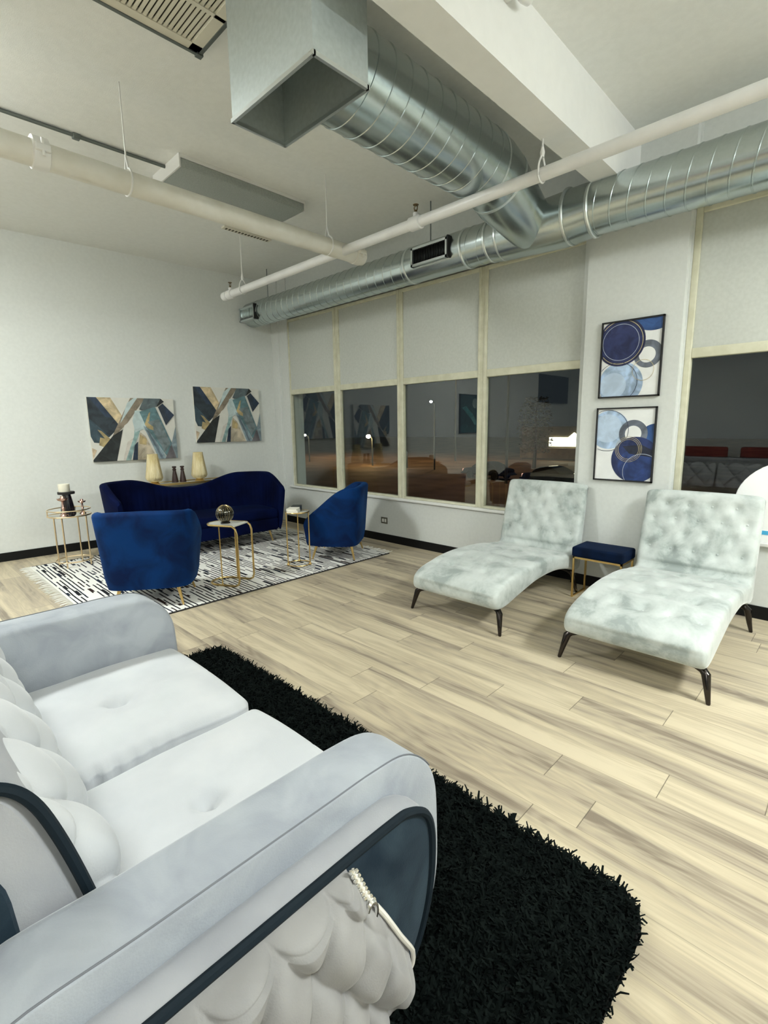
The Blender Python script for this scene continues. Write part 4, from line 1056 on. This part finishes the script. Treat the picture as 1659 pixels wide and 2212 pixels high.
# colours
INK = (.012, .022, .032); NAVY = (.014, .03, .06); TEAL = (.10, .19, .21); SEA = (.26, .39, .38); PALE = (.48, .58, .58); SAND = (.50, .40, .24); CREAM = (.68, .67, .61); TAUPE = (.22, .18, .13); BLK = (.008, .012, .013); SLATE = (.16, .20, .21); BLUEG = (.26, .34, .38); MAUVE = (.13, .12, .13); OCHRE = (.40, .31, .15); LINEN = (.60, .56, .50)
ART = [(None, CREAM),
       ([(0, 0), (.10, 0), (.335, .45), (.20, .62), (0, .40)], INK), ([(.02, 0), (.10, 0), (.26, .32), (.18, .30)], NAVY),
       ([(.10, 0), (.255, 0), (.39, .34), (.335, .45)], SAND), ([(.17, .10), (.25, .06), (.36, .34), (.30, .36)], (.56, .45, .28)),
       ([(0, .32), (.20, .60), (.16, .72), (.03, .70), (0, .6)], (.03, .06, .08)), ([(.08, .50), (.12, .52), (.22, .66), (.18, .70)], OCHRE), ([(.10, .62), (.20, .66), (.14, .78), (.08, .74)], OCHRE), ([(0, .78), (.05, .82), (.0, .96)], (.56, .44, .30)),
       ([(.48, 0), (.65, 0), (.42, .40), (.22, .66), (.26, .54)], TAUPE), ([(.44, .08), (.52, 0), (.56, 0), (.34, .40)], PALE),
       ([(.36, .50), (.26, 1), (0, 1), (.0, .97), (.24, .60)], BLK),
       ([(.52, .30), (.38, .44), (.26, 1), (.38, 1), (.52, .55)], CREAM), ([(.40, .70), (.50, .62), (.44, 1), (.33, 1)], LINEN),
       ([(.52, .30), (.56, .52), (.49, .74), (.42, 1), (.36, 1), (.48, .62)], SEA), ([(.52, .20), (.60, .20), (.70, .62), (.60, .50), (.50, .55), (.48, .36)], PALE),
       ([(.48, .76), (.52, .70), (.50, 1), (.44, 1)], NAVY),
       ([(.56, .55), (.62, .62), (.74, 1), (.50, 1), (.52, .75)], (.46, .40, .30)), ([(.55, .58), (.63, .66), (.62, .76), (.54, .74)], OCHRE),
       ([(.60, .44), (.70, .52), (.86, 1), (.76, 1)], BLUEG), ([(.63, .50), (.66, .52), (.82, 1), (.79, 1)], (.14, .19, .23)),
       ([(.57, .22), (.76, .12), (.94, .75), (.86, .96), (.64, .48)], TEAL), ([(.68, .24), (.70, .22), (.66, .50), (.62, .42)], OCHRE), ([(.66, .38), (.80, .34), (.92, .74), (.84, .90)], SLATE), ([(.66, .40), (.72, .46), (.72, .52), (.67, .50)], OCHRE),
       ([(.57, .18), (.64, 0), (.84, 0), (.78, .13), (.60, .20)], (.09, .12, .13)),
       ([(.84, .0), (.88, .05), (.78, .14)], BLK), ([(.80, .14), (.86, .08), (.995, .27), (.88, .44)], (.018, .03, .05)), ([(.84, .10), (.86, .08), (.995, .27), (.93, .36)], NAVY),
       ([(.93, .76), (1, .46), (1, 1), (.97, 1)], (.20, .26, .29)), ([(.93, .76), (.98, 1), (.84, 1)], MAUVE)]
def left_place(y0, z1):
    def f(u, v, d):
        y = y0 + u * .99735; return (xl(y) + .004 + d, y, z1 - v)
    return f
canvas('wall_painting', 'abstract diagonal-striped canvas on left wall, left and lower of the two', 1.045, .805, ART, left_place(1.94, 1.912), False, .035, 'abstract canvases')
canvas('wall_painting', 'abstract diagonal-striped canvas on left wall, right and higher one nearest the windows', 1.01, .785, ART, left_place(3.27, 2.092), False, .035, 'abstract canvases')
def pillar_place(x0, z1):
    return lambda u, v, d: (x0 + u, YP - .002 - d, z1 - v)
DB = (.012, .022, .10); DB2 = (.008, .012, .06); RB = (.02, .075, .24); LB = (.40, .53, .72); LB2 = (.50, .62, .78); GR = (.13, .15, .19); GOLD = (.55, .47, .28); WH = (.84, .85, .845); LN = (.03, .04, .08); GL = (.45, .50, .60)
q = .77
P1 = [(None, WH), (disc(.36, .82, .37, sq=q), LB), (disc(.24, .84, .22, sq=q), LB2), (disc(.84, -.02, .34, sq=q * .75), RB), (disc(.86, -.05, .24, sq=q * .8), (.015, .06, .2)), (disc(.78, .46, .225, sq=q), GR), (disc(.77, .47, .13, sq=q), WH), (disc(.33, .28, .40, sq=q), DB2), (disc(.33, .28, .345, sq=q), DB),
      ((.33, .28, .30, .008), GL, 'ring'), ((.33, .28, .36, .010), GOLD, 'ring'), ((.30, .80, .34, .008), LN, 'ring'), ((.72, .66, .17, .007), GOLD, 'ring')]
P2 = [(None, WH), (disc(.23, .30, .34, sq=q), LB), (disc(.20, .28, .25, sq=q), LB2), (disc(1.0, .42, .26, sq=q), RB), (disc(.64, .35, .235, sq=q), GR), (disc(.64, .35, .135, sq=q), WH), (disc(.70, .70, .40, sq=q), (.008, .022, .10)), (disc(.72, .78, .30, sq=q), (.01, .035, .15)), ([(.48, .52), (.80, .50), (1, .58), (.96, .66), (.6, .62)], (.006, .01, .03)),
      ((.20, .31, .36, .008), LN, 'ring'), ((.58, .56, .17, .006), GOLD, 'ring'), ((.58, .56, .195, .006), GOLD, 'ring'), ((.58, .56, .22, .005), GOLD, 'ring'), ((.82, .86, .31, .008), GL, 'ring')]
canvas('framed_print', 'black-framed print of blue circles on pillar, upper of the two', .487, .63, P1, pillar_place(-1.765, 2.345), True, .012, 'circle prints on the pillar')
canvas('framed_print', 'black-framed print of blue circles on pillar, lower of the two', .487, .63, P2, pillar_place(-1.768, 1.632), True, .012, 'circle prints on the pillar')

# wall outlet
t = thing('wall_outlet', 'steel wall outlet plate under the windows, right of window armchair', 'outlet', (-4.495, YW, .28))
mb = MB(); mb.rbox(-.058, .058, -.006, .0, -.042, .042, .003, 2); mb.build('plate', M['outlet'], t)
for sx in (-.022, .022): mb = MB(); mb.rbox(sx - .015, sx + .015, -.009, -.004, -.022, .022, .002, 2); mb.build('socket', M['outletw'], t)

# white arched board standing on the right window sill
t = thing('arched_board', 'white arched board with sky blue stripe by the right-hand window', 'display board', (-.38, 4.590, SILL))
pr = [(-.085 - .0, 0)]
pr = [(-.33, 0), (.45, 0), (.45, .30)]
for k in range(25): a = PI * k / 24; pr.append((.06 + .39 * math.cos(a), .30 + .33 * math.sin(a)))
mb = MB(); mb.loft(pr, [-.012, -.009, .009, .012], [.004, 0, 0, .004], 'y'); mb.build('panel', M['boardw'], t)
mb = MB(); mb.box(-.328, .448, -.0135, -.0115, .062, .092); mb.build('stripe', M['boardb'], t)

# ------------------------------------------------------------------ far part of the room, seen only in the window reflections
def refl_place(y0, z1):
    def f(u, v, d):
        y = y0 + u * .99735; return (xl(y) + .004 + d, y, z1 - v)
    return f
TE = [(None, (.01, .05, .055)), (disc(.25, .22, .13), (.25, .32, .30)), ([(.1, .75), (.35, .50), (.62, .38), (.7, .46), (.4, .66), (.2, .85)], (.14, .38, .36)), ([(.3, .55), (.7, .3), (.9, .35), (.5, .6)], (.05, .24, .24)), ([(.0, .8), (1, .78), (1, 1), (0, 1)], (.02, .09, .10))]
canvas('wall_painting', 'dark teal abstract canvas on left wall, seen reflected in third window pane', .95, .94, TE, refl_place(-1.70, 2.25), True, .03, None)
t = thing('wall_screen', 'large black screen high on left wall, seen reflected beside the pillar', 'screen', (xl(-6.2) + .03, -6.2, 2.6), 0)
mb = MB(); mb.rbox(-.025, .03, -1.3, 1.3, -.42, .45, .01, 2); mb.build('body', M['black'], t)
def bench(x, y, label):
    t = thing('red_sofa', label, 'sofa', (x, y, 0))
    mr = noisy('red_fabric', (.22, .03, .02), (.32, .05, .03), 6, rough=.8)
    mb = MB(); mb.rbox(-.7, .7, -.4, .4, .2, .44, .05, 3); mb.build('seat', mr, t)
    mb = MB(); mb.rbox(-.7, .7, -.42, -.25, .4, .8, .06, 3); mb.build('backrest', mr, t)
    for s_ in (-1, 1):
        for u in (-1, 1): mb = MB(); mb.box(s_ * .62 - .02, s_ * .62 + .02, u * .34 - .02, u * .34 + .02, 0, .21); mb.build('leg', M['black'], t)
bench(-3.6, -7.3, 'red sofa at the far end of room, left one, seen reflected in right window')
bench(-1.9, -7.3, 'red sofa at the far end of room, right one, seen reflected in right window')

# ------------------------------------------------------------------ world, camera, view
w = bpy.data.worlds.new('night'); bpy.context.scene.world = w; w.use_nodes = True
w.node_tree.nodes['Background'].inputs[0].default_value = (.010, .013, .016, 1); w.node_tree.nodes['Background'].inputs[1].default_value = 1.
cam = bpy.data.cameras.new('camera'); co = bpy.data.objects.new('camera', cam); C.objects.link(co)
f_px, pitch, roll, yaw = 1071.636, -.170706774, -.0141199343, 2.34542781
fw = Vector((math.cos(yaw) * math.cos(pitch), math.sin(yaw) * math.cos(pitch), math.sin(pitch)))
r = Vector((math.sin(yaw), -math.cos(yaw), 0)); u = r.cross(fw)
r2 = r * math.cos(roll) + u * math.sin(roll); u2 = u * math.cos(roll) - r * math.sin(roll)
co.matrix_world = Matrix(((r2.x, u2.x, -fw.x, 0), (r2.y, u2.y, -fw.y, 0), (r2.z, u2.z, -fw.z, 1.5), (0, 0, 0, 1)))
cam.sensor_fit = 'VERTICAL'; cam.sensor_height = 36; cam.sensor_width = 36 * 1659 / 2212; cam.lens = f_px / 2212 * 36; cam.clip_start = .02; cam.clip_end = 400
bpy.context.scene.camera = co
vs = bpy.context.scene.view_settings
vs.view_transform = 'Standard'; vs.look = 'None'; vs.gamma = 1; vs.use_curve_mapping = False; vs.exposure = .35
